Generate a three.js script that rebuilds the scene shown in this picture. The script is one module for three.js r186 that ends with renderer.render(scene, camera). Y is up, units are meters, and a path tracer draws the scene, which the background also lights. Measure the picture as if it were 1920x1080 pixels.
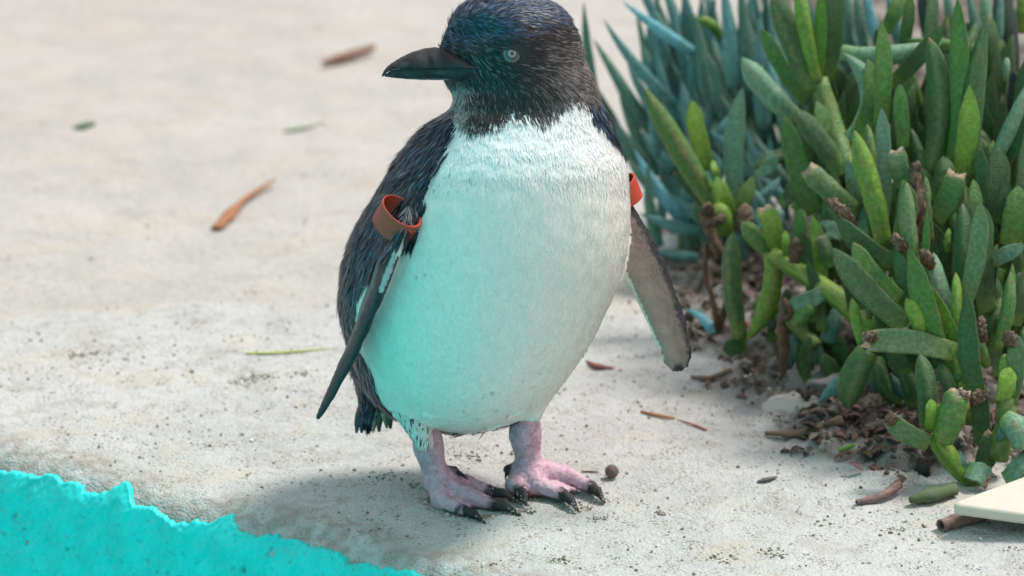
import * as THREE from 'three';
import { mergeGeometries, mergeVertices } from 'three/addons/utils/BufferGeometryUtils.js';
import { createNoise2D, createNoise3D } from 'simplex-noise';

// ---------------------------------------------------------------- camera, sky, sun, exposure
const scene = new THREE.Scene();
const camera = new THREE.PerspectiveCamera(2 * Math.atan(0.075) * 180 / Math.PI, 16 / 9, 0.05, 400);
const D = 2.4, PITCH = 20 * Math.PI / 180;
const CAM = new THREE.Vector3(0, 0.961, 2.252);
const FWD = new THREE.Vector3(0, -Math.sin(PITCH), -Math.cos(PITCH)), UPV = new THREE.Vector3(0, Math.cos(PITCH), -Math.sin(PITCH));
camera.position.copy(CAM);
camera.lookAt(CAM.clone().add(FWD));
camera.focus = 2.37;
camera.userData.fStop = 6.6;
const renderer = new THREE.WebGLRenderer({ antialias: true });
renderer.toneMapping = THREE.LinearToneMapping;
renderer.toneMappingExposure = 1.68;
renderer.shadowMap.enabled = true;
{
  const w = 64, h = 32, data = new Float32Array(w * h * 4);       // bright, thinly overcast sky, a little brighter overhead
  for (let y = 0; y < h; y++) for (let x = 0; x < w; x++) {
    const up = Math.sin(((y + 0.5) / h - 0.5) * Math.PI), k = 0.37 + 0.17 * Math.max(0, up), i = (y * w + x) * 4;
    data[i] = k * 0.97; data[i + 1] = k * 1.0; data[i + 2] = k * 1.05; data[i + 3] = 1;
  }
  const sky = new THREE.DataTexture(data, w, h, THREE.RGBAFormat, THREE.FloatType);
  sky.mapping = THREE.EquirectangularReflectionMapping; sky.magFilter = THREE.LinearFilter; sky.needsUpdate = true;
  scene.background = sky; scene.environment = sky;
}
const sun = new THREE.DirectionalLight(new THREE.Color(1, 0.955, 0.905), 2.65);
sun.position.set(0.5, 1, -0.26).multiplyScalar(3);
sun.castShadow = true; sun.shadow.radius = 26; sun.shadow.mapSize.set(2048, 2048);
Object.assign(sun.shadow.camera, { left: -1.5, right: 1.5, top: 1.5, bottom: -1.5, near: 0.1, far: 8 });
scene.add(sun, sun.target);

// ---------------------------------------------------------------- helpers
function rng(seed) { return () => { seed = (seed + 0x6d2b79f5) | 0; let t = Math.imul(seed ^ (seed >>> 15), 1 | seed); t = (t + Math.imul(t ^ (t >>> 7), 61 | t)) ^ t; return ((t ^ (t >>> 14)) >>> 0) / 4294967296; }; }
const R = rng(7), rr = (a, b) => a + (b - a) * R();
const n3 = createNoise3D(rng(11)), n2 = createNoise2D(rng(12));
const { clamp, lerp, smoothstep } = THREE.MathUtils;
const V = (x, y, z) => new THREE.Vector3(x, y, z);
const S = 7200;
// a point given by where it is seen (in units of a 1920 x 1080 view) and how far it stands in front of the plane through the bird
const at = (u, v, dz = 0) => { const d = D - dz; return V(CAM.x + d * (u - 960) / S, CAM.y + d * FWD.y - d * UPV.y * (v - 540) / S, CAM.z + d * FWD.z - d * UPV.z * (v - 540) / S); };
const gnd = (u, v, h = 0) => { const t = (v - 540) / S, d = (CAM.y - h) / (Math.sin(PITCH) + Math.cos(PITCH) * t); return at(u, v, D - d); };
const dzOf = (p) => D - ((p.y - CAM.y) * FWD.y + (p.z - CAM.z) * FWD.z);
const uvz = (x, y, z) => { const ry = y - CAM.y, rz = z - CAM.z, d = ry * FWD.y + rz * FWD.z; return [960 + S * x / d, 540 - S * (ry * UPV.y + rz * UPV.z) / d, (D - d) * 3000]; };
const lut = (table, col) => (v) => {                                 // piecewise-linear column of a table whose rows start with v
  if (v <= table[0][0]) return table[0][col];
  for (let i = 1; i < table.length; i++) if (v <= table[i][0]) { const a = table[i - 1], b = table[i]; return lerp(a[col], b[col], (v - a[0]) / (b[0] - a[0])); }
  return table[table.length - 1][col];
};
const smin = (a, b, k) => { const h = Math.max(k - Math.abs(a - b), 0) / k; return Math.min(a, b) - h * h * k * 0.25; };
const taken = {};
function numbered(name) { const n = taken[name] = (taken[name] ?? -1) + 1; return n ? name + '_' + String(n).padStart(3, '0') : name; }
function tag(o, label, category, group, kind) {
  if (label) o.userData.label = label;
  if (category) o.userData.category = category;
  if (group) o.userData.group = group;
  if (kind) o.userData.kind = kind;
  return o;
}
function thing(name, label, category, pos, group) { const o = new THREE.Group(); o.name = numbered(name); o.position.copy(pos); scene.add(o); return tag(o, label, category, group); }
function worldPos(o) { const p = V(0, 0, 0); for (let q = o; q; q = q.parent) p.add(q.position); return p; }
function part(parent, name, geo, mat) {                              // geo is in world coordinates
  const m = new THREE.Mesh(geo, mat), p = worldPos(parent); m.name = name; geo.translate(-p.x, -p.y, -p.z);
  m.castShadow = m.receiveShadow = true; parent.add(m); return m;
}
function solo(name, geo, mat, label, category, group, kind) {        // a top-level thing that is one mesh, based where its box stands
  geo.computeBoundingBox(); const b = geo.boundingBox, p = V((b.min.x + b.max.x) / 2, b.min.y, (b.min.z + b.max.z) / 2);
  const m = new THREE.Mesh(geo.translate(-p.x, -p.y, -p.z), mat); m.name = numbered(name); m.position.copy(p); m.castShadow = m.receiveShadow = true; scene.add(m);
  return tag(m, label, category, group, kind);
}
function tex(w, h, fn, srgb) {
  const d = new Uint8Array(w * h * 4);
  const enc = (x) => { x = clamp(x, 0, 1); return 255 * (srgb ? (x <= 0.0031308 ? 12.92 * x : 1.055 * Math.pow(x, 1 / 2.4) - 0.055) : x); };
  for (let y = 0; y < h; y++) for (let x = 0; x < w; x++) { const c = fn(x, y), i = (y * w + x) * 4; d[i] = enc(c[0]); d[i + 1] = enc(c[1]); d[i + 2] = enc(c[2]); d[i + 3] = 255; }
  const t = new THREE.DataTexture(d, w, h); t.magFilter = THREE.LinearFilter; t.wrapS = t.wrapT = THREE.MirroredRepeatWrapping; if (srgb) t.colorSpace = THREE.SRGBColorSpace; t.needsUpdate = true; return t;
}
const std = (o) => new THREE.MeshStandardMaterial(o), phys = (o) => new THREE.MeshPhysicalMaterial(o);
const rgb = (r, g, b) => new THREE.Color().setRGB(r, g, b);
const vcol = (rough, extra = {}) => phys({ vertexColors: true, roughness: rough, ...extra });
function colourBy(geo, fn) {
  const p = geo.attributes.position, c = new Float32Array(p.count * 3);
  for (let i = 0; i < p.count; i++) { const k = fn(p.getX(i), p.getY(i), p.getZ(i), i); c[i * 3] = k[0]; c[i * 3 + 1] = k[1]; c[i * 3 + 2] = k[2]; }
  geo.setAttribute('color', new THREE.BufferAttribute(c, 3)); return geo;
}
const mixc = (a, b, t) => [lerp(a[0], b[0], t), lerp(a[1], b[1], t), lerp(a[2], b[2], t)];
// A loft: rings of equal length, closed at both ends.
function loft(rings, closeEnds = true) {
  const n = rings[0].length, pos = [], uv = [], idx = [];
  rings.forEach((r, i) => r.forEach((p, j) => { pos.push(p.x, p.y, p.z); uv.push(j / n, i / (rings.length - 1)); }));
  for (let i = 0; i + 1 < rings.length; i++) for (let j = 0; j < n; j++) { const a = i * n + j, b = i * n + (j + 1) % n; idx.push(a, b, a + n, b, b + n, a + n); }
  if (closeEnds) for (const [i, flip] of [[0, 1], [rings.length - 1, 0]]) {
    const c = rings[i].reduce((s, p) => s.add(p), V(0, 0, 0)).divideScalar(n), k = pos.length / 3; pos.push(c.x, c.y, c.z); uv.push(0.5, i ? 1 : 0);
    for (let j = 0; j < n; j++) { const a = i * n + j, b = i * n + (j + 1) % n; if (flip) idx.push(k, b, a); else idx.push(k, a, b); }
  }
  const g = new THREE.BufferGeometry();
  g.setAttribute('position', new THREE.Float32BufferAttribute(pos, 3)); g.setAttribute('uv', new THREE.Float32BufferAttribute(uv, 2)); g.setIndex(idx); g.computeVertexNormals(); return g;
}
function tubeAlong(pts, radii, sides = 8, wobble = 0, flat = 1) {    // tapered, slightly crooked tube
  const curve = new THREE.CatmullRomCurve3(pts), n = Math.max(6, pts.length * 3), rings = [], seed = R() * 100;
  const rad = (t) => { const x = t * (radii.length - 1), i = Math.min(radii.length - 2, Math.floor(x)); return lerp(radii[i], radii[i + 1], x - i); };
  for (let i = 0; i <= n; i++) {
    const t = i / n, p = curve.getPoint(t), d = curve.getTangent(t), a = V(0, 1, 0).addScaledVector(d, -d.y).normalize(), b = d.clone().cross(a), ring = [];
    if (a.lengthSq() < 0.5) { a.set(1, 0, 0); b.copy(d).cross(a); }
    for (let j = 0; j < sides; j++) { const th = j / sides * 2 * Math.PI, q = rad(t) * (1 + wobble * n3(Math.cos(th) * 1.5, Math.sin(th) * 1.5 + seed, t * 6)); ring.push(p.clone().addScaledVector(a, q * flat * Math.sin(th)).addScaledVector(b, q * Math.cos(th))); }
    rings.push(ring);
  }
  return loft(rings);
}
// Meshes the zero level of a field on a grid (surface nets).
function surfaceNet(sdf, lo, hi, cell) {
  const nx = Math.ceil((hi.x - lo.x) / cell) + 1, ny = Math.ceil((hi.y - lo.y) / cell) + 1, nz = Math.ceil((hi.z - lo.z) / cell) + 1, f = new Float32Array(nx * ny * nz).fill(1), B = 8;
  for (let bz = 0; bz < nz; bz += B) for (let by = 0; by < ny; by += B) for (let bx = 0; bx < nx; bx += B) {
    const d0 = sdf(lo.x + (bx + B / 2) * cell, lo.y + (by + B / 2) * cell, lo.z + (bz + B / 2) * cell);
    const far = Math.abs(d0) > B * cell * 1.1;
    for (let z = bz; z < Math.min(nz, bz + B); z++) for (let y = by; y < Math.min(ny, by + B); y++) for (let x = bx; x < Math.min(nx, bx + B); x++)
      f[(z * ny + y) * nx + x] = far ? d0 : sdf(lo.x + x * cell, lo.y + y * cell, lo.z + z * cell);
  }
  const id = new Int32Array(nx * ny * nz).fill(-1), pos = [], idx = [], off = [0, 1, nx, nx + 1, nx * ny, nx * ny + 1, nx * ny + nx, nx * ny + nx + 1];
  const edges = [[0, 1], [2, 3], [4, 5], [6, 7], [0, 2], [1, 3], [4, 6], [5, 7], [0, 4], [1, 5], [2, 6], [3, 7]];
  for (let z = 0; z < nz - 1; z++) for (let y = 0; y < ny - 1; y++) for (let x = 0; x < nx - 1; x++) {
    const k = (z * ny + y) * nx + x; let m = 0;
    for (let c = 0; c < 8; c++) if (f[k + off[c]] < 0) m |= 1 << c;
    if (m === 0 || m === 255) continue;
    let sx = 0, sy = 0, sz = 0, n = 0;
    for (const [a, b] of edges) {
      const fa = f[k + off[a]], fb = f[k + off[b]]; if ((fa < 0) === (fb < 0)) continue;
      const t = fa / (fa - fb); sx += lerp(a & 1, b & 1, t); sy += lerp((a >> 1) & 1, (b >> 1) & 1, t); sz += lerp(a >> 2, b >> 2, t); n++;
    }
    id[k] = pos.length / 3; pos.push(lo.x + (x + sx / n) * cell, lo.y + (y + sy / n) * cell, lo.z + (z + sz / n) * cell);
  }
  const quad = (a, b, c, d, flip) => { if (a < 0 || b < 0 || c < 0 || d < 0) return; if (flip) idx.push(a, c, b, b, c, d); else idx.push(a, b, c, b, d, c); };
  for (let z = 1; z < nz - 1; z++) for (let y = 1; y < ny - 1; y++) for (let x = 1; x < nx - 1; x++) {
    const k = (z * ny + y) * nx + x, a = f[k] < 0;
    if (a !== f[k + 1] < 0) quad(id[k - nx - nx * ny], id[k - nx * ny], id[k - nx], id[k], !a);
    if (a !== f[k + nx] < 0) quad(id[k - 1 - nx * ny], id[k - 1], id[k - nx * ny], id[k], !a);
    if (a !== f[k + nx * ny] < 0) quad(id[k - 1 - nx], id[k - nx], id[k - 1], id[k], !a);
  }
  const g = new THREE.BufferGeometry();
  g.setAttribute('position', new THREE.Float32BufferAttribute(pos, 3)); g.setIndex(idx); g.computeVertexNormals(); return g;
}

// ---------------------------------------------------------------- the setting: ledge, pool wall, pool floor
const LIP = 0.03, TOP_Y = -0.009;
const e0 = gnd(0, 872, TOP_Y), e1 = gnd(790, 1084, TOP_Y), eDir = e1.clone().sub(e0).setY(0).normalize(), eN = V(-eDir.z, 0, eDir.x);
const eStart = e0.clone().setY(0).addScaledVector(eN, -0.0212), A0 = Math.atan2(eDir.z, eDir.x), A1 = 1.48, BEND = 0.37, RAD = 0.2, ARC = RAD * (A1 - A0);
function edge(s) {                                                  // the pool's edge in plan: straight, then curving towards the viewer's side
  if (s <= BEND) { const p = eStart.clone().addScaledVector(eDir, s); return [p.x, p.z, eN.x, eN.z]; }
  const c = eStart.clone().addScaledVector(eDir, BEND).addScaledVector(eN, RAD), a = A0 + Math.min(s - BEND, ARC) / RAD, q = Math.max(0, s - BEND - ARC);
  return [c.x + RAD * Math.sin(a) + q * Math.cos(a), c.z - RAD * Math.cos(a) + q * Math.sin(a), -Math.sin(a), Math.cos(a)];
}
const WALL = 82 * Math.PI / 180, LIPLEN = LIP * WALL;
function profile(t) {                                               // (outward, up) of the ledge's edge at arc length t past the start of its rounding
  if (t <= 0) return [t, 0, 0];
  const a = Math.min(t / LIP, WALL), q = Math.max(0, t - LIPLEN);
  return [LIP * Math.sin(a) + q * Math.cos(a), -LIP * (1 - Math.cos(a)) - q * Math.sin(a), a];
}
const stepLine = (x) => -0.345 - 0.05 * (x + 0.3) + 0.012 * n2(x * 3, 4.2);
const soilEdge = lut([[0.03, 0.21], [0.26, 0.14], [0.5, 0.09], [1.2, 0.08]], 1);
const soilAt = (x, z) => {                                          // bare soil and humus round the plants
  const k = n2(x * 9, z * 9) * 0.02 + n2(x * 31, z * 31) * 0.012;
  const x0 = soilEdge(-z), right = smoothstep(x - x0 + k, -0.03, 0.012) * smoothstep(-z + k, 0.02, 0.07), far = 1 - smoothstep(-z + k, 0.5, 0.62) * (1 - smoothstep(x, 0.2, 0.26));
  return clamp(right * far, 0, 1);
};
const groundY = (x, z) => {
  let y = 0.0015 * n2(x * 5, z * 5) + 0.0007 * n2(x * 23, z * 23 + 7) + 0.00035 * n2(x * 90, z * 90 + 3);
  y -= 0.009 * smoothstep(stepLine(x) - z, -0.006, 0.03) * (1 - smoothstep(x, 0.1, 0.3));
  const s = soilAt(x, z); y += s * (0.006 + 0.006 * n2(x * 26, z * 26 + 1) + 0.004 * n2(x * 70, z * 70)); return y;
};
const GX = 1.44, gx0 = -0.72, gz0 = -1.2;
const groundMap = (() => {
  const N = 2048, spec = rng(5), cell = new Float32Array(N * N);
  for (let i = 0; i < N * N; i++) cell[i] = spec();
  return tex(N, N, (px, py) => {
    const x = gx0 + px / N * GX, z = gz0 + py / N * GX, big = n2(x * 3.1, z * 3.1), mid = n2(x * 14 + 9, z * 14), fine = n2(x * 75, z * 75 + 5), grain = n2(x * 420, z * 420), g2 = n2(x * 190 + 3, z * 190);
    const back = smoothstep(stepLine(x) - z + 0.01 * mid, -0.01, 0.02);
    let c = mixc([0.415, 0.41, 0.402], [0.39, 0.371, 0.35], clamp(back + 0.12 * mid, 0, 1));
    let k = 1 + 0.05 * big + 0.06 * mid + 0.05 * fine + 0.05 * grain + (cell[py * N + px] - 0.5) * 0.16;
    c = c.map((q) => q * k);
    // sand-coloured smears and grey wet-looking stains with outlines of their own
    const tan = smoothstep(n2(x * 7 + 40, z * 11) + 0.35 * n2(x * 40, z * 40), 0.42, 0.8); c = mixc(c, [0.43, 0.38, 0.31], tan * 0.4);
    const grey = smoothstep(n2(x * 10 + 70, z * 16) + 0.3 * n2(x * 60, z * 60), 0.6, 0.72); c = mixc(c, [0.33, 0.31, 0.29], grey * 0.5);
    const speck = smoothstep(n2(x * 260 + 11, z * 330) + 0.45 * n2(x * 40 + 3, z * 40), 0.62, 0.9); c = mixc(c, [0.16, 0.13, 0.1], speck * 0.8 * (1 - 0.8 * back));
    const dark = smoothstep(g2 + 0.5 * n2(x * 21, z * 21 + 17), 0.85, 1.1); c = mixc(c, [0.2, 0.17, 0.13], dark * 0.6);
    if (cell[py * N + px] > 0.9945) c = mixc(c, [0.13, 0.11, 0.09], 0.7); else if (cell[py * N + px] < 0.004) c = [0.68, 0.67, 0.65];
    const ed = (x - eStart.x) * eN.x + (z - eStart.z) * eN.z + 0.006 * mid, rim = smoothstep(ed, -0.02, 0) * smoothstep(n2(x * 24 + 5, z * 24) + 0.5 * fine + 0.4 * mid, -0.75, 0.2);
    c = mixc(c, mixc([0.36, 0.345, 0.33], [0.27, 0.24, 0.21], clamp(0.5 + fine, 0, 1)), rim * clamp(0.85 + 0.5 * grain, 0, 1));
    const s = soilAt(x, z); c = mixc(c, mixc([0.13, 0.105, 0.085], [0.05, 0.037, 0.03], clamp(0.5 + 0.7 * fine + 0.3 * g2, 0, 1)), s * clamp(0.92 + 0.5 * mid + 0.35 * fine, 0.5, 1));
    return c;
  }, true);
})();
const groundBump = tex(1024, 1024, (x, y) => { const k = 0.5 + 0.16 * n2(x * 0.5, y * 0.5) + 0.17 * n2(x * 0.21, y * 0.21 + 9) + 0.14 * n2(x * 0.07, y * 0.07); return [k, k, k]; });
groundBump.wrapS = groundBump.wrapT = THREE.RepeatWrapping; groundBump.repeat.set(2.4, 2.4);
const groundMat = std({ map: groundMap, bumpMap: groundBump, bumpScale: 0.0023, roughness: 0.93 });
function spread(stops) {                                            // [from, to, step] runs joined into one list of stations
  const out = []; for (const [a, b, d] of stops) { const n = Math.max(1, Math.round((b - a) / d)); for (let i = 0; i < n; i++) out.push(a + (b - a) * i / n); } out.push(stops[stops.length - 1][1]); return out;
}
function sheet(ss, ts, fn) {
  const pos = [], uv = [], idx = [], m = ts.length;
  for (const s of ss) for (const t of ts) { const [x, y, z, u, v] = fn(s, t); pos.push(x, y, z); uv.push(u, v); }
  for (let i = 0; i + 1 < ss.length; i++) for (let j = 0; j + 1 < m; j++) { const a = i * m + j; idx.push(a, a + 1, a + m, a + 1, a + m + 1, a + m); }
  const g = new THREE.BufferGeometry(); g.setAttribute('position', new THREE.Float32BufferAttribute(pos, 3)); g.setAttribute('uv', new THREE.Float32BufferAttribute(uv, 2)); g.setIndex(idx); g.computeVertexNormals(); return g;
}
{
  const ss = spread([[-60, -6, 9], [-6, -1.2, 0.4], [-1.2, -0.35, 0.02], [-0.35, BEND, 0.0035], [BEND, BEND + ARC, 0.0012], [BEND + ARC, 1.2, 0.02], [1.2, 6, 0.4], [6, 40, 6]]);
  const ts = spread([[-60, -8, 8], [-8, -1.8, 0.5], [-1.8, -1.1, 0.02], [-1.1, -0.5, 0.005], [-0.5, 0, 0.0033], [0, LIPLEN, 0.0025], [LIPLEN, 0.38, 0.06]]);
  const g = sheet(ss, ts, (s, t) => {
    const [x, z, nx, nz] = edge(s), [o, y] = profile(t), fx = x + nx * Math.min(t, 0), fz = z + nz * Math.min(t, 0), px = x + nx * o, pz = z + nz * o;
    const h = t <= 0 ? groundY(fx, fz) : groundY(fx, fz) * (1 - smoothstep(t, 0, 0.02)) + 0.0012 * n3(px * 40, y * 40, pz * 40) * smoothstep(t, 0, 0.01);
    return [px, y + h, pz, (x + nx * t - gx0) / GX, (z + nz * t - gz0) / GX];
  });
  const m = new THREE.Mesh(g, groundMat); m.name = 'ground'; m.receiveShadow = true; scene.add(tag(m, 'pale sandy concrete ledge and ground, dusted with grit', null, null, 'structure'));
}
const paintNoise = (s, t) => n2(s * 160, t * 160) * 0.5 + n2(s * 55 + 7, t * 55) * 0.9 + n2(s * 20, t * 20 + 5) * 1.3;
const paintMap = tex(512, 512, (x, y) => {
  const a = n2(x * 0.02, y * 0.02), b = n2(x * 0.11, y * 0.11 + 3), c = n2(x * 0.4, y * 0.4);
  let k = mixc([0.004, 0.61, 0.6], [0.01, 0.5, 0.48], clamp(0.35 + 0.5 * a + 0.25 * b, 0, 1)).map((q) => q * (1 + 0.06 * c));
  if (n2(x * 0.07 + 50, y * 0.09) + 0.3 * c > 0.8) k = mixc(k, [0.05, 0.3, 0.27], 0.6); if (n2(x * 0.13 + 80, y * 0.13) + 0.2 * c > 0.95) k = mixc(k, [0.3, 0.55, 0.5], 0.6);
  return k;
}, true);
const paintMat = phys({ map: paintMap, roughness: 0.6 });
{
  const PT = rng(33), pits = [[0.178, 0.085], ...Array.from({ length: 26 }, () => [PT() * 0.36, 0.012 + PT() * 0.09]), [0.13, 0.052], [0.065, 0.045], [0.21, 0.075], [0.245, 0.06], [0.02, 0.03], [0.17, 0.052], [0.09, 0.1]];
  const LB = rng(91), lobes = []; for (let i = 0; i < 110; i++) lobes.push([-0.1 + LB() * 0.62, 0.0018 + 0.008 * Math.pow(LB(), 2), 0.0008 + 0.0046 * LB() * LB()]);
  const lobe = (s) => { let b = 0; for (const [c, w, h] of lobes) { const d = (s - c) / w; if (d * d < 1) b = Math.max(b, h * Math.sqrt(1 - d * d)); } return b; };
  const top = (s) => 0.0235 + 0.0018 + 0.003 * n2(s * 15, 1) - lobe(s) + 0.0009 * n2(s * 230, 3) - 0.011 * Math.exp(-Math.pow((s - 0.1) / 0.009, 2)) - 0.009 * Math.exp(-Math.pow((s - 0.185) / 0.007, 2)) - 0.006 * Math.exp(-Math.pow((s - 0.062) / 0.01, 2)) + 0.007 * Math.exp(-Math.pow((s - 0.148) / 0.012, 2));
  const ss = spread([[-5, -0.4, 0.1], [-0.4, -0.03, 0.006], [-0.03, BEND + 0.03, 0.0009], [BEND + 0.03, BEND + ARC, 0.008], [BEND + ARC, 3.5, 0.1]]);
  const ks = spread([[0, 0.006, 0.0008], [0.006, 0.11, 0.0012], [0.11, 0.36, 0.02]]);
  const g = sheet(ss, ks, (s, k) => {
    const t = top(s) + k, [x, z, nx, nz] = edge(s), [o, y, a] = profile(t);
    let lift = -0.0008 + 0.0031 * Math.sqrt(clamp(k / 0.0028, 0, 1)) + 0.00105 * paintNoise(s, t) * clamp(k / 0.004, 0, 1) + 0.0006 * Math.exp(-Math.pow((k - 0.003) / 0.002, 2));
    pits.forEach(([ps, pk], i) => { const d = Math.hypot((s - ps) * (i % 2 ? 1 : 0.7), k - pk) / (i === 0 ? 0.0034 : 0.0009 + 0.0011 * ((i * 7) % 5) / 4); if (d < 2) lift -= 0.0034 * Math.exp(-d * d * 1.4); });
    return [x + nx * (o + lift * Math.sin(a)), y + lift * Math.cos(a), z + nz * (o + lift * Math.sin(a)), s * 3, t * 3];
  });
  const w = thing('pool_wall', 'turquoise painted pool wall with a ragged paint edge below the pale ledge', 'wall', V(eStart.x, -0.36, eStart.z));
  part(w, 'paint_coat', g, paintMat);
  const wallPaint = std({ color: rgb(0.004, 0.74, 0.76), roughness: 0.8 });
  const basin = (a, b, h) => { const d = b.clone().sub(a), L = d.length(), g2 = new THREE.BoxGeometry(L, h + 0.3, 0.12); g2.attributes.uv.array.forEach((q, i, r) => { r[i] = q * 4; }); return g2.rotateY(-Math.atan2(d.z, d.x)).translate((a.x + b.x) / 2, (h - 0.3) / 2, (a.z + b.z) / 2); };
  const outer = thing('pool_surround', 'tall turquoise painted wall on the far side of the pool, outside the view', 'wall', V(-0.8, -0.24, 0.5));
  for (const [a, b, h] of [[V(-0.6, 0, 0.25), V(-0.25, 0, 1.2), 1.6]]) part(outer, 'wall_panel', basin(a, b, h), wallPaint);
  const fl = new THREE.Mesh(new THREE.PlaneGeometry(6.5, 7, 1, 1).rotateX(-Math.PI / 2).translate(-3.0, 0, 2.4), std({ color: rgb(0.05, 0.64, 0.63), roughness: 0.85 })); fl.geometry.attributes.uv.array.forEach((q, i, a) => { a[i] = q * 20; });
  fl.position.y = -0.34; fl.name = 'pool_floor'; fl.receiveShadow = true; scene.add(tag(fl, 'turquoise painted pool floor below the ledge', null, null, 'structure'));
}

// ---------------------------------------------------------------- the penguin
// Torso and head as rows across the view: height, left edge, right edge, half depth, push towards the viewer.
const T = [[-8, 930, 975, 14, 0], [-4, 900, 1008, 34, 0], [2, 878, 1030, 50, 0], [12, 862, 1048, 64, 0], [30, 847, 1066, 80, 0], [60, 833, 1082, 94, 0], [90, 821, 1092, 101, 0], [120, 822, 1101, 105, 0], [150, 831, 1113, 110, -2], [175, 845, 1122, 116, -4], [197, 847, 1131, 122, -6],
  [212, 834, 1140, 130, -8], [232, 802, 1148, 145, -8], [260, 774, 1157, 163, -6], [290, 750, 1167, 181, -3], [320, 730, 1176, 195, 0], [350, 713, 1180, 206, 2], [385, 692, 1182, 216, 4], [430, 666, 1181, 226, 6], [470, 651, 1176, 233, 8], [510, 641, 1166, 237, 10], [560, 636, 1148, 236, 12], [600, 640, 1130, 232, 14],
  [640, 650, 1110, 225, 16], [680, 662, 1085, 213, 16], [720, 680, 1056, 192, 14], [750, 700, 1030, 170, 12], [775, 728, 1000, 140, 8], [795, 768, 960, 104, 4], [804, 804, 926, 76, 2], [810, 835, 900, 46, 0], [813, 860, 878, 16, 0]];
const smoothLut = (table, col) => {                                   // the same with a smooth curve through the rows
  const n = table.length, m = table.map((r, i) => { const a = table[Math.max(0, i - 1)], b = table[Math.min(n - 1, i + 1)]; return (b[col] - a[col]) / (b[0] - a[0]); });
  return (v) => { if (v <= table[0][0]) return table[0][col]; for (let i = 1; i < n; i++) if (v <= table[i][0]) { const a = table[i - 1], b = table[i], h = b[0] - a[0], t = (v - a[0]) / h, t2 = t * t, t3 = t2 * t; return (2 * t3 - 3 * t2 + 1) * a[col] + (t3 - 2 * t2 + t) * h * m[i - 1] + (3 * t2 - 2 * t3) * b[col] + (t3 - t2) * h * m[i]; } return table[n - 1][col]; };
};
const TL = smoothLut(T, 1), TR = smoothLut(T, 2), TB = smoothLut(T, 3), TZ = smoothLut(T, 4), axis = (v) => (560 - v) * Math.tan(PITCH) + TZ(v);
const px = (k) => k / 3000;
function flatChain(pts, n0) {                                        // pts: u, v, z, half width, half thickness
  const A = pts.map((p) => V(p[0], p[1], p[2])), n = n0.clone().normalize();
  return (u, v, z, out) => {
    let best = 1e9;
    for (let i = 0; i + 1 < A.length; i++) {
      const a = A[i], b = A[i + 1], dx = b.x - a.x, dy = b.y - a.y, dz = b.z - a.z, L = Math.hypot(dx, dy, dz), qx = u - a.x, qy = v - a.y, qz = z - a.z;
      const t = clamp((qx * dx + qy * dy + qz * dz) / (L * L), 0, 1), rx = qx - dx * t, ry = qy - dy * t, rz = qz - dz * t;
      const nn = rx * n.x + ry * n.y + rz * n.z, cc = Math.sqrt(Math.max(0, rx * rx + ry * ry + rz * rz - nn * nn)), w = lerp(pts[i][3], pts[i + 1][3], t), h = lerp(pts[i][4], pts[i + 1][4], t);
      const d = (Math.pow(Math.pow(cc / w, 2.4) + Math.pow(Math.abs(nn) / h, 2.4), 1 / 2.4) - 1) * h;
      if (d < best) { best = d; if (out) { out.t = (i + t) / (A.length - 1); const cx = dy * n.z - dz * n.y, cy = dz * n.x - dx * n.z, cz = dx * n.y - dy * n.x; out.c = -(rx * cx + ry * cy + rz * cz) / (L * w); out.n = nn / h; } }
    }
    return best;
  };
}
const flipL = flatChain([[772, 366, 200, 24, 15], [754, 420, 234, 31, 14], [738, 462, 230, 36, 13], [716, 520, 212, 38, 11.5], [688, 590, 176, 36, 10], [655, 668, 120, 30, 8], [622, 733, 88, 22, 6.5], [598, 780, 70, 9, 4]], V(0.9, 0.3, -0.32));
const flipR = flatChain([[1128, 352, 20, 26, 16], [1152, 392, 8, 34, 14], [1182, 448, 2, 39, 12], [1212, 510, 0, 40, 10.5], [1238, 572, -2, 38, 9], [1259, 630, -4, 33, 7.5], [1267, 658, -5, 31, 6.5], [1270, 669, -6, 26, 5.5], [1270, 680, -6, 17, 4.5]], V(0.16, 0.05, 1));
const capPx = (a, b, ra, rb) => (u, v, z) => { const dx = b[0] - a[0], dy = b[1] - a[1], dz = b[2] - a[2], L = dx * dx + dy * dy + dz * dz, t = clamp(((u - a[0]) * dx + (v - a[1]) * dy + (z - a[2]) * dz) / L, 0, 1); return Math.hypot(u - a[0] - dx * t, v - a[1] - dy * t, z - a[2] - dz * t) - lerp(ra, rb, t); };
const thighL = capPx([742, 700, 20], [792, 818, -18], 46, 19), thighR = capPx([1000, 690, -40], [1000, 772, -46], 40, 19);
const tailLobe = capPx([700, 690, -150], [694, 780, -180], 40, 14);
function torso(u, v, z) {
  const L = TL(v), Rr = TR(v), a = (Rr - L) / 2, b = TB(v), x = (u - (L + Rr) / 2) / a, q = (z - axis(v)) / b;
  let f = Math.hypot(x, q);
  const face = smoothstep(v, 30, 70) * (1 - smoothstep(v, 150, 195));
  if (face > 0 && x < 0) f = lerp(f, Math.pow(-x, 1.55) + Math.abs(q), face);
  let d = (f - 1) * Math.min(a, b) * 0.9;
  return Math.max(d, -10 - v, v - 813.5);
}
function birdPx(u, v, z) {
  let d = torso(u, v, z);
  d = smin(d, thighL(u, v, z), 26); d = smin(d, thighR(u, v, z), 26); d = smin(d, tailLobe(u, v, z), 40);
  d = smin(d, flipL(u, v, z), 12); d = smin(d, flipR(u, v, z), 12);
  return d;
}
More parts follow.
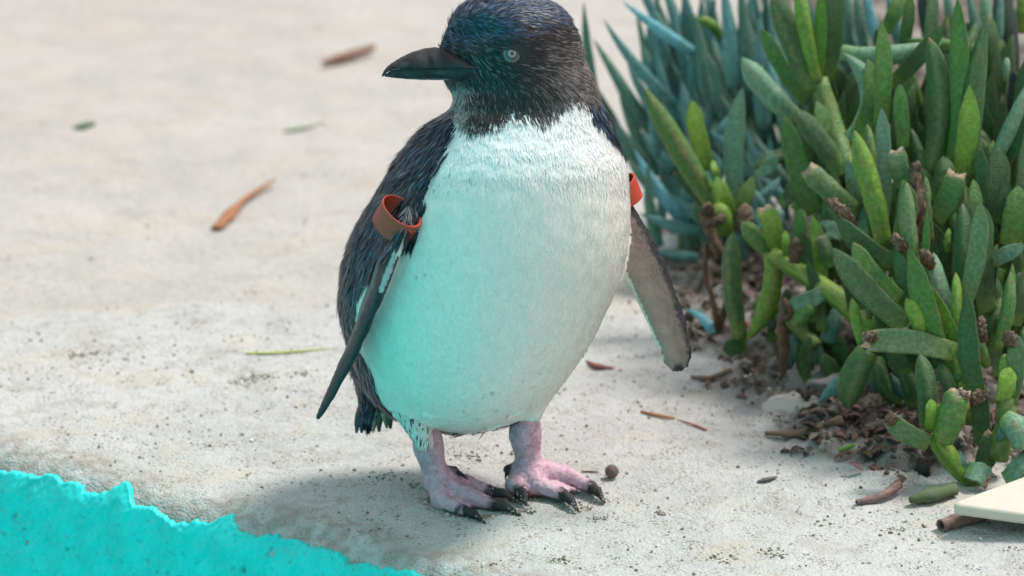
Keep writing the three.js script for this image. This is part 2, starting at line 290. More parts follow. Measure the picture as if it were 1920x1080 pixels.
const birdSdf = (x, y, z) => {
  const [u, v, w] = uvz(x, y, z); let d = birdPx(u, v, w);
  if (d < 40 && d > -40) {
    const chest = smoothstep(v, 205, 240) * (1 - smoothstep(v, 300, 350)), head = 1 - smoothstep(v, 190, 215);
    d += chest * 0.8 * n3(x * 170, y * 170, z * 170) + head * 1.3 * n3(x * 240, y * 240, z * 240) + 0.8 * n3(x * 60, y * 60, z * 60);
  }
  return px(d);
};
function surf(u, v) {                                                // where the line of sight at (u, v) meets the bird: [u, v, z]
  for (let z = 420; z > -300; z -= 1.5) if (birdPx(u, v, z) < 0) return z;
  return null;
}
const birdBase = gnd(905, 935);
const penguin = thing('penguin', 'small blue-black and white penguin standing on the pale ledge, head turned left', 'penguin', V(birdBase.x, 0, birdBase.z));

// Plumage pattern.
const edgeL = lut([[150, 842], [204, 855], [242, 852], [277, 836], [312, 820], [355, 797], [380, 793], [415, 783], [450, 774], [480, 744], [520, 690], [560, 669], [600, 660], [650, 668], [700, 692], [750, 712], [800, 762]], 1);
const chin = lut([[830, 165], [850, 205], [868, 238], [884, 250], [905, 240], [928, 234], [957, 218], [986, 216], [1012, 226], [1030, 221], [1047, 210], [1074, 192], [1117, 192], [1140, 180]], 1);
const NAVY = [0.016, 0.026, 0.044], BLACK = [0.011, 0.011, 0.013], WHITE = [0.88, 0.85, 0.775], CROWN = [0.028, 0.043, 0.08], FACE = [0.034, 0.023, 0.025], GREY = [0.2, 0.18, 0.18];
const fl = {};
function skin(u, v, z, jit = 0) {                                    // -> [region, colour]
  const dl = flipL(u, v, z, fl);
  if (dl < 4 && fl.t > 0.3 && dl < torso(u, v, z) - 3) {
    const inner = fl.n < 0.15, rim = Math.abs(fl.c);
    let c = inner ? mixc([0.15, 0.135, 0.135], BLACK, clamp(smoothstep(fl.c + 0.15 * n3(u * 0.1, v * 0.05, 4), -0.25, 0.25) + 0.55 * smoothstep(fl.t, 0.5, 0.8), 0, 1)) : [0.02, 0.03, 0.045];
    if (inner && fl.c > 0.84 && fl.t < 0.45) c = [0.42, 0.41, 0.4];
    if (inner && fl.c < -0.8 && fl.t < 0.7) c = [0.5, 0.5, 0.48];
    return ['flipper', mixc(c, [0.12, 0.11, 0.12], 0.25 * (0.5 + 0.5 * n3(u * 0.2, v * 0.03, z * 0.2)) * (rim < 0.9 ? 1 : 0))];
  }
  const dr = flipR(u, v, z, fl);
  if (dr < 4 && fl.t > 0.1 && dr < torso(u, v, z) - (fl.t < 0.24 ? 0 : 3)) {
    if (fl.n < -0.2) return ['flipper', [0.02, 0.03, 0.045]];
    const w = 0.1 * n3(u * 0.12, v * 0.12, 3) + 0.06 * n3(u * 0.4, v * 0.4, 9);
    let c = mixc([0.26, 0.19, 0.16], [0.165, 0.12, 0.105], smoothstep(-fl.c + w, -0.4, 0.4));
    c = mixc(c, BLACK, smoothstep(-fl.c + w, 0.5, 0.76)); c = mixc(c, BLACK, smoothstep(fl.t + 0.35 * w - 0.1 * fl.c, 0.9, 0.98));
    c = mixc(c, BLACK, 0.6 * smoothstep(fl.t + w, 0.8, 0.9) * (1 - smoothstep(Math.abs(fl.c - 0.1), 0.15, 0.4)));
    if (fl.c > 0.86 && fl.t < 0.86) c = [0.62, 0.6, 0.53];
    return ['flipper', c];
  }
  const L = TL(v), Rr = TR(v), uc = (L + Rr) / 2, a = (Rr - L) / 2, wob = 7 * n3(u * 0.05, v * 0.05, z * 0.05) + 5 * n3(u * 0.15, v * 0.15, z * 0.15) + jit;
  const phi = Math.atan2((u - uc) / a, (z - axis(v)) / TB(v));
  if (v < 262 && v < chin(clamp(u, 830, 1140)) + wob * 0.8 - (z < axis(v) ? -60 : 0)) {
    const throat = smoothstep(v + wob, 150, 170) * (1 - smoothstep(u + wob * 2, 868, 892));
    const crown = smoothstep(84 - 0.3 * Math.max(0, u - 900) - v + wob * 0.7, -10, 26), cheek = smoothstep(u + wob * 2, 1010, 1080) * smoothstep(v + wob, 70, 120);
    let c = mixc(FACE, CROWN, crown); c = mixc(c, GREY, cheek * 0.55); c = mixc(c, [0.5, 0.47, 0.44], throat * 0.85);
    return ['head', c];
  }
  const pl = Math.asin(clamp((edgeL(v) - uc) / a, -0.985, 0.985)), pr = v < 300 ? lerp(0.95, 1.65, smoothstep(v, 205, 300)) : 1.85;
  if (v > 745 && thighL(u, v, z) < 4 && thighL(u, v, z) < tailLobe(u, v, z)) return ['thigh', [0.7, 0.7, 0.66]];
  const jw = wob / a * 0.8;
  if (phi < pl + jw || phi > pr + jw || Math.abs(phi) > 2.4) {
    const sh = smoothstep(v, 300, 380) * (1 - smoothstep(v, 440, 500)) * smoothstep(u, 735, 765);
    return ['back', mixc(NAVY, BLACK, sh)];
  }
  if (thighL(u, v, z) < 3 && v > 735) return ['thigh', [0.66, 0.66, 0.63]];
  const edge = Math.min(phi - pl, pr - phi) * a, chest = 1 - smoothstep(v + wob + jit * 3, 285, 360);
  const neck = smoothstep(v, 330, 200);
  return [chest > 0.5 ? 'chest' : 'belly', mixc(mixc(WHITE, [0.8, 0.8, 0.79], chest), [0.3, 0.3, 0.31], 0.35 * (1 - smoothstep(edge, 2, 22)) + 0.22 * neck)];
}

// Legs and feet, in metres.
const FOOT = [];
const capM = (a, b, ra, rb) => { const d = b.clone().sub(a), L = d.lengthSq(); return (x, y, z) => { const t = clamp(((x - a.x) * d.x + (y - a.y) * d.y + (z - a.z) * d.z) / L, 0, 1); return Math.hypot(x - a.x - d.x * t, y - a.y - d.y * t, z - a.z - d.z * t) - lerp(ra, rb, t); }; };
const claws = [], legFields = [];
function leg(hip, knee, ankle, rHip, toes, hind) {
  const F = [], k = 0.006;
  F.push([capM(hip, knee, rHip, rHip * 0.92), 0.006], [capM(knee, ankle, rHip * 0.9, 0.0082), 0.007]);
  const tips = [];
  for (const [mid, tip, claw, r] of toes) {
    const m0 = ankle.clone().lerp(mid, 0.28); m0.y = Math.max(m0.y, 0.0075);
    F.push([capM(m0, mid, 0.0073, r + 0.0002), 0.005], [capM(mid, tip, r, r * 0.8), 0.003]); tips.push([mid, tip, r]);
    claws.push([tip, claw, r]);
  }
  for (let i = 0; i + 1 < tips.length; i++) for (const q of [0.2, 0.4, 0.6, 0.8]) {   // webs
    const a = ankle.clone().lerp(tips[i][0].clone().lerp(tips[i + 1][0], q), 0.5), b = tips[i][1].clone().lerp(tips[i + 1][1], q).lerp(ankle, 0.1 + 0.16 * Math.sin(q * Math.PI)); a.y = 0.005; b.y = 0.0028;
    F.push([capM(a, b, 0.0034, 0.0017), 0.002]);
  }
  const h0 = ankle.clone(); h0.y -= 0.002; F.push([capM(h0, hind[0], 0.0055, 0.0032), 0.005]); claws.push([hind[0], hind[1], 0.0024, 'hind']);
  legFields.push((x, y, z) => { let d = 1; for (const [f, kk] of F) d = smin(d, f(x, y, z), kk); return d + 0.00035 * n3(x * 260, y * 420, z * 260) + 0.0002 * n3(x * 700, y * 700, z * 700); });
}
const ankL = gnd(820, 900, 0.0135), ankR = gnd(992, 878, 0.0135), zl = dzOf(ankL), zr = dzOf(ankR);
leg(at(800, 795, zl + 0.012), at(803, 838, zl + 0.007), ankL, 0.0088, [
  [gnd(826, 938, 0.006), gnd(868, 958, 0.0045), gnd(911, 982, 0.0015), 0.0052], [gnd(872, 928, 0.0075), gnd(922, 946, 0.005), gnd(976, 967, 0.0015), 0.0056], [gnd(872, 906, 0.008), gnd(921, 923, 0.005), gnd(968, 940, 0.002), 0.0052]], [at(851, 884, zl - 0.002), at(878, 899, zl + 0.004)]);
leg(at(984, 770, zr + 0.012), at(985, 815, zr + 0.007), ankR, 0.0096, [
  [gnd(966, 908, 0.007), gnd(978, 922, 0.006), gnd(986, 948, 0.003), 0.0058], [gnd(1008, 908, 0.008), gnd(1054, 928, 0.005), gnd(1084, 957, 0.002), 0.0058], [gnd(1060, 890, 0.008), gnd(1108, 914, 0.005), gnd(1134, 943, 0.0015), 0.0055]], [at(953, 880, zr), at(947, 899, zr + 0.003)]);
{
  const body = surfaceNet(birdSdf, V(-0.15, 0.03, -0.15), V(0.13, 0.36, 0.13), 0.0017);
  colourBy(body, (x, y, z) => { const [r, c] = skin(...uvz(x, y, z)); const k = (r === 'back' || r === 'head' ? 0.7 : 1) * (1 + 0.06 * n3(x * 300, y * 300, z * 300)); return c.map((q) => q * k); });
  const feet = legFields.map((f) => {
    const c = f === legFields[0] ? [ankL, -0.03, 0.075] : [ankR, -0.03, 0.065], g = surfaceNet(f, V(c[0].x + c[1], -0.003, c[0].z - 0.04), V(c[0].x + c[2], 0.06, c[0].z + 0.055), 0.0009);
    return colourBy(g, (x, y, z) => {
      const m = n3(x * 130, y * 130, z * 130), f2 = n3(x * 500, y * 500, z * 500); let k = mixc([0.6, 0.4, 0.47], [0.48, 0.28, 0.355], clamp(0.5 + 0.6 * m, 0, 1)).map((q) => q * (1 + 0.07 * f2));
      let edge = 1; for (const [tip, claw] of claws) { const d = Math.hypot(x - tip.x, y - tip.y, z - tip.z); edge = Math.min(edge, d); }
      k = mixc(k, [0.03, 0.022, 0.024], (1 - smoothstep(edge + 0.0012 * m, 0.0035, 0.0065)));
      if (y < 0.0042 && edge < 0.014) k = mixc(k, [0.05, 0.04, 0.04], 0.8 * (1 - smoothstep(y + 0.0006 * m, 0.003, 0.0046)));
      const crease = Math.abs(n3(x * 60 + 3, y * 190, z * 60)); if (y > 0.012) k = mixc(k, [0.2, 0.09, 0.11], 0.6 * (1 - smoothstep(crease, 0.0, 0.06))); k = k.map((w) => w * (1 - 0.22 * smoothstep(n3(x * 900, y * 900, z * 900), 0.1, 0.5)));
      return k;
    });
  });
  const skinMat = vcol(0.6);
  const whole = mergeGeometries([body, ...feet]); part(penguin, 'body', whole, skinMat);
  // claws
  const clawMat = std({ color: rgb(0.022, 0.019, 0.02), roughness: 0.75 });
  for (const [tip, claw, r, hind] of claws) {
    const d = claw.clone().sub(tip), back = tip.clone().addScaledVector(d, hind ? -0.05 : -0.12), mid = tip.clone().addScaledVector(d, 0.5); mid.y += hind ? 0.001 : 0.0022;
    part(penguin, 'claw', tubeAlong([back, tip.clone().addScaledVector(d, 0.15).add(V(0, 0.001, 0)), mid, claw], [r * 0.6, r * 0.68, r * 0.52, r * 0.12], 10, 0.22), clawMat);
  }
  // plumage: short blades laid over the skin along the lie of the feathers
  const pos = body.attributes.position, nor = body.attributes.normal, ix = body.index.array, cum = [], F = rng(21), fr = (a, b) => a + (b - a) * F(); let total = 0;
  const a = V(), b = V(), c = V(), n = V(), p = V(), flow = V(), side = V(), q = V();
  for (let i = 0; i < ix.length; i += 3) { a.fromBufferAttribute(pos, ix[i]); b.fromBufferAttribute(pos, ix[i + 1]).sub(a); c.fromBufferAttribute(pos, ix[i + 2]).sub(a); total += b.cross(c).length() / 2; cum.push(total); }
  const P = [], N = [], C = [], I = [];
  const look = { head: [0.006, 0.00028, 0.16, 1], back: [0.0105, 0.0007, 0.16, 0.55], chest: [0.0038, 0.00034, 0.1, 1], belly: [0.0032, 0.00034, 0.022, 0.4], thigh: [0.0065, 0.0005, 0.2, 0.8], flipper: [0.0015, 0.00025, 0.03, 0.3] };
  const want = 165000; const eyePos = [959, 102];
  for (let k = 0; k < want; k++) {
    const s = F() * total; let lo = 0, hi = cum.length - 1; while (lo < hi) { const m = (lo + hi) >> 1; if (cum[m] < s) lo = m + 1; else hi = m; }
    const i = lo * 3; let w1 = F(), w2 = F(); if (w1 + w2 > 1) { w1 = 1 - w1; w2 = 1 - w2; }
    const m = (A, at0, o) => o.set(0, 0, 0).addScaledVector(a.fromBufferAttribute(A, ix[i]), 1 - w1 - w2).addScaledVector(b.fromBufferAttribute(A, ix[i + 1]), w1).addScaledVector(c.fromBufferAttribute(A, ix[i + 2]), w2);
    m(pos, 0, p); m(nor, 0, n).normalize();
    const [u, v, z] = uvz(p.x, p.y, p.z), [region, col] = skin(u, v, z, fr(-12, 12)), [len, wid, lift, dens] = look[region];
    if (F() > dens) continue;
    if (Math.hypot((u - eyePos[0]) * 0.9, v - eyePos[1]) < 23 && z > axis(v)) continue;
    // lie of the feathers
    if (v < 230 && region === 'head') { const k2 = smoothstep(v, 110, 210), top = 1 - smoothstep(v, 20, 70); flow.set(lerp(1, 0.35, k2), lerp(-0.22, -1, k2) + 0.25 * top * (u < 900 ? 1 : u < 980 ? 0.2 : -0.9), lerp(-0.4, 0, k2)); }
    else if (region === 'flipper') flow.set(u < 900 ? -0.45 : 0.4, -1, 0); else flow.set(region === 'back' ? -0.25 : 0.05, -1, 0.1);
    flow.x += 0.35 * n3(p.x * 45, p.y * 45, p.z * 45) + fr(-0.16, 0.16); flow.z += 0.35 * n3(p.x * 45 + 9, p.y * 45, p.z * 45);
    flow.addScaledVector(n, -flow.dot(n)).normalize(); side.copy(flow).cross(n).normalize();
    const clump = n3(p.x * 190, p.y * 190, p.z * 190), L = len * fr(0.6, 1.25), W = wid * fr(0.7, 1.4), up = Math.max(0, lift * (0.7 + 0.6 * clump)) * fr(0.5, 1.3);
    let t = 1 + 0.35 * clump, col2 = col, W2 = 1;
    if (region === 'head') { const pick = F(); const ck = smoothstep(u, 985, 1070) * smoothstep(v, 60, 120); if (pick < 0.14 + 0.25 * ck) col2 = mixc(col, [0.24, 0.205, 0.195], 0.55); else if (pick < 0.36 && v < 84 - 0.2 * (u - 900)) col2 = mixc(col, [0.07, 0.115, 0.22], 0.75); else if (pick < 0.62) t *= 0.35; }
    if (region === 'back') { const pick = F(); if (pick < 0.3) t *= 0.35; else if (pick < 0.55) col2 = mixc(col, [0.045, 0.085, 0.14], 0.7); else if (pick < 0.6) col2 = [0.16, 0.15, 0.16]; }
    if (region === 'chest') { t = 1 + 0.08 * clump; const pick = F(), flecks = 0.02 + 0.3 * (1 - smoothstep(v, 215, 270)) + 0.1 * (1 - smoothstep(u, 820, 920)) + 0.06 * smoothstep(v, 280, 325) * smoothstep(n3(p.x * 60, p.y * 60, p.z * 60), -0.2, 0.4); if (pick < flecks) { col2 = mixc(col, [0.13, 0.13, 0.15], fr(0.3, 0.9)); if (pick < flecks) W2 = 0.55; } }
    if (region === 'belly' || region === 'flipper') t = 1 + 0.06 * clump + fr(-0.04, 0.04);
    if (region === 'thigh') { t = 1 + 0.1 * clump; if (F() < 0.1) col2 = [0.08, 0.08, 0.09]; }
    const base = P.length / 3, soft = region === 'belly' || region === 'flipper' || (region === 'chest' && F() < 0.8);
    for (let j = 0; j < 3; j++) {
      const tt = j / 3, w = W * W2 * [0.75, 1, 0.75][j], h = 0.0001 + L * up * Math.pow(tt, 1.2) * 0.9; q.copy(p).addScaledVector(flow, L * tt).addScaledVector(n, h);
      for (const sd of [-1, 1]) { P.push(q.x + side.x * w * sd, q.y + side.y * w * sd, q.z + side.z * w * sd); const nn = n.clone().addScaledVector(side, (soft ? 0.15 : 0.45) * sd).addScaledVector(flow, up * 0.6).normalize(); N.push(nn.x, nn.y, nn.z); const f = t * (soft ? 0.96 + 0.02 * j : 0.82 + 0.1 * j); C.push(col2[0] * f, col2[1] * f, col2[2] * f); }
    }
    q.copy(p).addScaledVector(flow, L).addScaledVector(n, L * up * 0.95); P.push(q.x, q.y, q.z); N.push(n.x, n.y, n.z); C.push(col2[0] * t, col2[1] * t, col2[2] * t);
    for (let j = 0; j < 2; j++) { const o = base + j * 2; I.push(o, o + 1, o + 2, o + 1, o + 3, o + 2); } I.push(base + 4, base + 5, base + 6);
  }
  const g = new THREE.BufferGeometry(); g.setAttribute('position', new THREE.Float32BufferAttribute(P, 3)); g.setAttribute('normal', new THREE.Float32BufferAttribute(N, 3)); g.setAttribute('color', new THREE.Float32BufferAttribute(C, 3)); g.setIndex(I);
  tag(part(penguin, 'plumage', g, vcol(0.42, { specularIntensity: 0.9 })), null, null, null, 'stuff');
}
{ // beak
  const zb = (u) => axis(118) + lerp(34, 8, clamp((u - 717) / 200, 0, 1));
  const up = [[716, 140.5, 144, 1.5], [719, 133.5, 143, 4], [725, 126, 136, 8], [735, 117.5, 131, 13], [752, 107, 128.5, 19], [772, 97.5, 128, 25], [795, 90.5, 128, 31], [815, 88, 127.5, 37], [838, 91, 127, 44], [862, 101, 127, 52], [886, 112, 128.5, 62], [910, 124, 133, 72], [928, 133, 138, 76]];
  const low = [[721, 140, 143.5, 3], [735, 131.5, 146, 9], [752, 129, 147.5, 14], [772, 128.3, 149, 20], [795, 128.3, 150, 26], [815, 128, 150.5, 32], [838, 127.5, 150.5, 40], [862, 127.5, 153, 49], [886, 129, 149, 59], [910, 133.5, 145, 69], [928, 138, 143, 74]];
  const wOf = lut(low.map((r) => [r[0], r[3]]), 1);
  const mk = (rows, upper) => loft(rows.map(([u, a, b, w]) => {
    const ring = [], n = 20; for (let j = 0; j < n; j++) {
      const th = j / n * 2 * Math.PI, s = Math.sin(th), c = Math.cos(th), h = b - a;
      const vv = upper ? (s > 0 ? b - h * Math.pow(s, 0.85) : b - h * 0.02 * s * 0) : (s < 0 ? a + h * Math.pow(-s, 0.85) : a);
      ring.push(at(u, vv + 0.5 * n3(u * 0.06, vv * 0.25, c * 2), px(zb(u) + 0.92 * w * (1 + 0.03 * n3(u * 0.05, vv * 0.2, 7)) * c * (upper ? (s >= 0 ? 1 : 0.985) : 0.88))));
    } return ring; }));
  const beakMat = vcol(0.5, { specularIntensity: 0.6 });
  const bk = new THREE.Group(); bk.name = 'beak'; bk.position.copy(at(838, 120, px(zb(838)))).sub(penguin.position); penguin.add(bk);
  const tint = (lo) => (x, y, z) => { const [u, v] = uvz(x, y, z), s = n3(u * 0.03, v * 0.2, 2), f = n3(u * 0.12, v * 0.3, 5); let c = mixc([0.014, 0.011, 0.013], [0.062, 0.05, 0.053], clamp(0.35 + 0.5 * s + 0.25 * f + (lo ? 0.15 : 0), 0, 1)); if (lo && v > 145 && u > 765 && u < 840) c = mixc(c, [0.26, 0.26, 0.25], smoothstep(v, 146, 151)); if (!lo && Math.hypot((u - 806) / 9, (v - 112) / 2.6) < 1) c = [0.006, 0.005, 0.006]; return c; };
  const dense = (rows) => { const out = []; for (let i = 0; i + 1 < rows.length; i++) for (let k = 0; k < 4; k++) out.push(rows[i].map((q, j) => lerp(q, rows[i + 1][j], k / 4))); out.push(rows[rows.length - 1]); return out; };
  part(bk, 'upper_mandible', colourBy(mk(dense(up), true), tint(false)), beakMat);
  part(bk, 'lower_mandible', colourBy(mk(dense(low), false), tint(true)), beakMat);
}
{ // eye
  const z0 = surf(959, 102), c = at(959, 102, px(z0 - 7)), toCam = CAM.clone().sub(c).normalize(), n = toCam.clone().multiplyScalar(0.94).add(V(0.1, 0.14, 0)).normalize(), Rb = 0.0086;
  const q = new THREE.Quaternion().setFromUnitVectors(V(0, 1, 0), n), eye = new THREE.Group(); eye.name = 'eye'; eye.position.copy(c).sub(penguin.position); penguin.add(eye);
  const cap = (r0, r1, bulge) => { const pts = []; for (let i = 0; i <= 14; i++) { const r = lerp(r0, r1, i / 14); pts.push(new THREE.Vector2(r, Math.sqrt(Rb * Rb - r * r) - 0.0047 + bulge)); } return new THREE.LatheGeometry(pts, 40).applyQuaternion(q).translate(c.x, c.y, c.z); };
  const eyeMat = (col) => phys({ color: col, roughness: 0.3, clearcoat: 1, clearcoatRoughness: 0.04, side: THREE.DoubleSide });
  const iris = cap(0.0012, 0.0058, 0);
  colourBy(iris, (x, y, z) => { const d = V(x, y, z).sub(c), r = d.clone().addScaledVector(n, -d.dot(n)).length() * 3000, s = 0.05 * n3(x * 2500, y * 2500, z * 2500); const k = r < 7.2 ? [0.26, 0.25, 0.24] : r < 9.4 ? [0.03, 0.03, 0.03] : r < 13.4 ? [0.07, 0.064, 0.06] : r < 14.8 ? [0.14, 0.13, 0.125] : [0.03, 0.03, 0.03]; return k.map((w) => w * (1 + s * 3)); });
  part(eye, 'iris', iris, vcol(0.4, { clearcoat: 0.6, clearcoatRoughness: 0.05, side: THREE.DoubleSide }));
  part(eye, 'pupil', cap(0.00001, 0.00125, 0), eyeMat(rgb(0.004, 0.004, 0.004)));
  const lid = new THREE.TorusGeometry(0.0061, 0.0008, 8, 40).applyQuaternion(new THREE.Quaternion().setFromUnitVectors(V(0, 0, 1), n)).translate(c.x + n.x * 0.0014, c.y + n.y * 0.0014, c.z + n.z * 0.0014);
  part(eye, 'eyelid', lid, std({ color: rgb(0.012, 0.011, 0.012), roughness: 0.6 }));
}
// flipper bands: a strip of rust-red leather wound one and a third times
function band(centre, ax, ra, rb, height, chord, label) {
  const A = ax.clone().normalize(), X = chord.clone().addScaledVector(A, -chord.dot(A)).normalize(), Y = A.clone().cross(X), rings = [], turns = 1.32, n = 96, th = 0.0009;
  for (let i = 0; i <= n; i++) {
    const a = -0.6 + i / n * turns * 2 * Math.PI, k = 1 + 0.055 * i / n * turns, ring = [], dir = X.clone().multiplyScalar(Math.cos(a)).addScaledVector(Y, Math.sin(a)), p = centre.clone().addScaledVector(X, ra * k * Math.cos(a)).addScaledVector(Y, rb * k * Math.sin(a));
    const hh = height / 2, ch = 0.0003;
    for (const [o, h] of [[0, -hh + ch], [0, hh - ch], [ch, hh], [th - ch, hh], [th, hh - ch], [th, -hh + ch], [th - ch, -hh], [ch, -hh]]) ring.push(p.clone().addScaledVector(dir, o).addScaledVector(A, h));
    rings.push(ring);
  }
  const g = loft(rings).toNonIndexed(); g.computeVertexNormals();
  return tag(part(penguin, 'flipper_band', g, bandMat), label);
}
const bandMat = phys({ color: rgb(0.46, 0.05, 0.026), roughness: 0.6, bumpMap: tex(128, 128, (x, y) => { const k = 0.5 + 0.5 * n2(x * 0.3, y * 0.3); return [k, k, k]; }), bumpScale: 0.0001, sheen: 0.2 });
const camAxes = (u, v, z) => V(u, -v * UPV.y - z * FWD.y, 0).setZ(-v * UPV.z - z * FWD.z);   // a direction given across, down and towards the view
band(at(744, 412, px(236)), camAxes(0.4, -0.66, 0.64), 0.0126, 0.0092, 0.0165, camAxes(0.75, 0.62, 0.3), 'rust red band on the left-hand flipper, seen from above');
band(at(1160, 363, px(8)), camAxes(-0.3, -0.72, 0.42), 0.0122, 0.0085, 0.015, camAxes(1, -0.1, -0.3), 'rust red band on the right-hand flipper, half hidden');
{ // tail feathers, water drops
  const tm = vcol(0.55);
  for (let i = 0; i < 7; i++) {
    const u0 = 676 + i * 9, tip = [668 + i * 11 + rr(-3, 3), i < 2 ? 812 : 806 + rr(-5, 4)], z = -178 + i * 7, a = at(u0 + 6, 735, px(z)), b = at((u0 + tip[0]) / 2, 775, px(z - 12)), c = at(tip[0], tip[1], px(z - 18));
    part(penguin, 'tail_feather', colourBy(tubeAlong([a, b, c], [0.0035, 0.0032, 0.0009], 6, 0.1, 0.35), () => (i < 2 ? [0.03, 0.034, 0.042] : i % 2 ? [0.3, 0.22, 0.14] : [0.05, 0.04, 0.035])), tm);
  }
  const drop = phys({ color: 0xffffff, transmission: 1, thickness: 0.002, ior: 1.33, roughness: 0.02 });
  const spots = [[1133, 394, 2.4], [1142, 414, 2], [780, 520, 3], [797, 516, 2.6], [845, 495, 2], [1110, 450, 1.8], [922, 738, 4.5], [905, 745, 3], [980, 715, 2.6], [1000, 725, 3], [1012, 700, 2.4], [950, 752, 2.4], [870, 770, 3], [930, 770, 4.4], [895, 785, 3], [960, 778, 2.6], [842, 790, 2.4], [1050, 690, 2.2], [860, 690, 1.8], [1085, 500, 1.6], [1020, 560, 1.6]];
  for (const [u, v, r] of spots) { const z = surf(u, v); if (z === null) continue; const p = at(u, v, px(z + r * 0.25)); part(penguin, 'water_drop', new THREE.SphereGeometry(px(r), 12, 9).scale(1, 1.15, 0.8).translate(p.x, p.y, p.z), drop); }
  for (const [u, v, r] of [[888, 812, 4.6], [906, 810, 3.8], [868, 813, 3], [925, 806, 2.8], [850, 812, 2.4]]) { const p = at(u, v, px(axis(806) + 6)); part(penguin, 'water_drop', new THREE.SphereGeometry(px(r), 12, 9).scale(1, 1.2, 1).translate(p.x, p.y, p.z), drop); }
}

// ---------------------------------------------------------------- plants
const scar = (seed, amount) => tex(256, 256, (x, y) => {            // scuffs, pale scratches and corky spots on the leaf skin
  const a = n2(x * 0.05 + seed, y * 0.03), b = n2(x * 0.22, y * 0.14 + seed), c = n2(x * 0.6 + seed, y * 0.6); let k = 1 + 0.14 * a + 0.05 * b + 0.04 * c;
  k = 1 + (k - 1) * 1.6; let o = [k * 0.94, k, k * 0.9]; const s = smoothstep(b * 0.7 + 0.5 * a + 0.3 * c, 1.05 - amount, 1.3 - amount); o = mixc(o, [1.9, 1.35, 1.1], s * 0.55);
  if (c > 0.8 && b > 0.2) o = mixc(o, [1.8, 1.7, 1.6], 0.5); return o.map((q) => q * 0.5);
});
const leafBump = tex(256, 256, (x, y) => { const k = 0.5 + 0.22 * n2(x * 0.18, y * 0.12) + 0.2 * n2(x * 0.5, y * 0.5); return [k, k, k]; });
const leafMat = [0.12, 0.36, 0.6].map((am, i) => { const m = scar(i * 31 + 3, am); return phys({ vertexColors: true, map: m, bumpMap: leafBump, bumpScale: 0.0008, roughness: 0.42, specularIntensity: 0.7 }); });
const KIND = { g: [0.078, 0.17, 0.04], d: [0.043, 0.1, 0.035], y: [0.14, 0.26, 0.032], w: [0.14, 0.245, 0.18], b: [0.1, 0.235, 0.245], B: [0.16, 0.4, 0.5], t: [0.085, 0.175, 0.145], x: [0.095, 0.165, 0.07], k: [0.17, 0.095, 0.065], n: [0.018, 0.03, 0.034] };
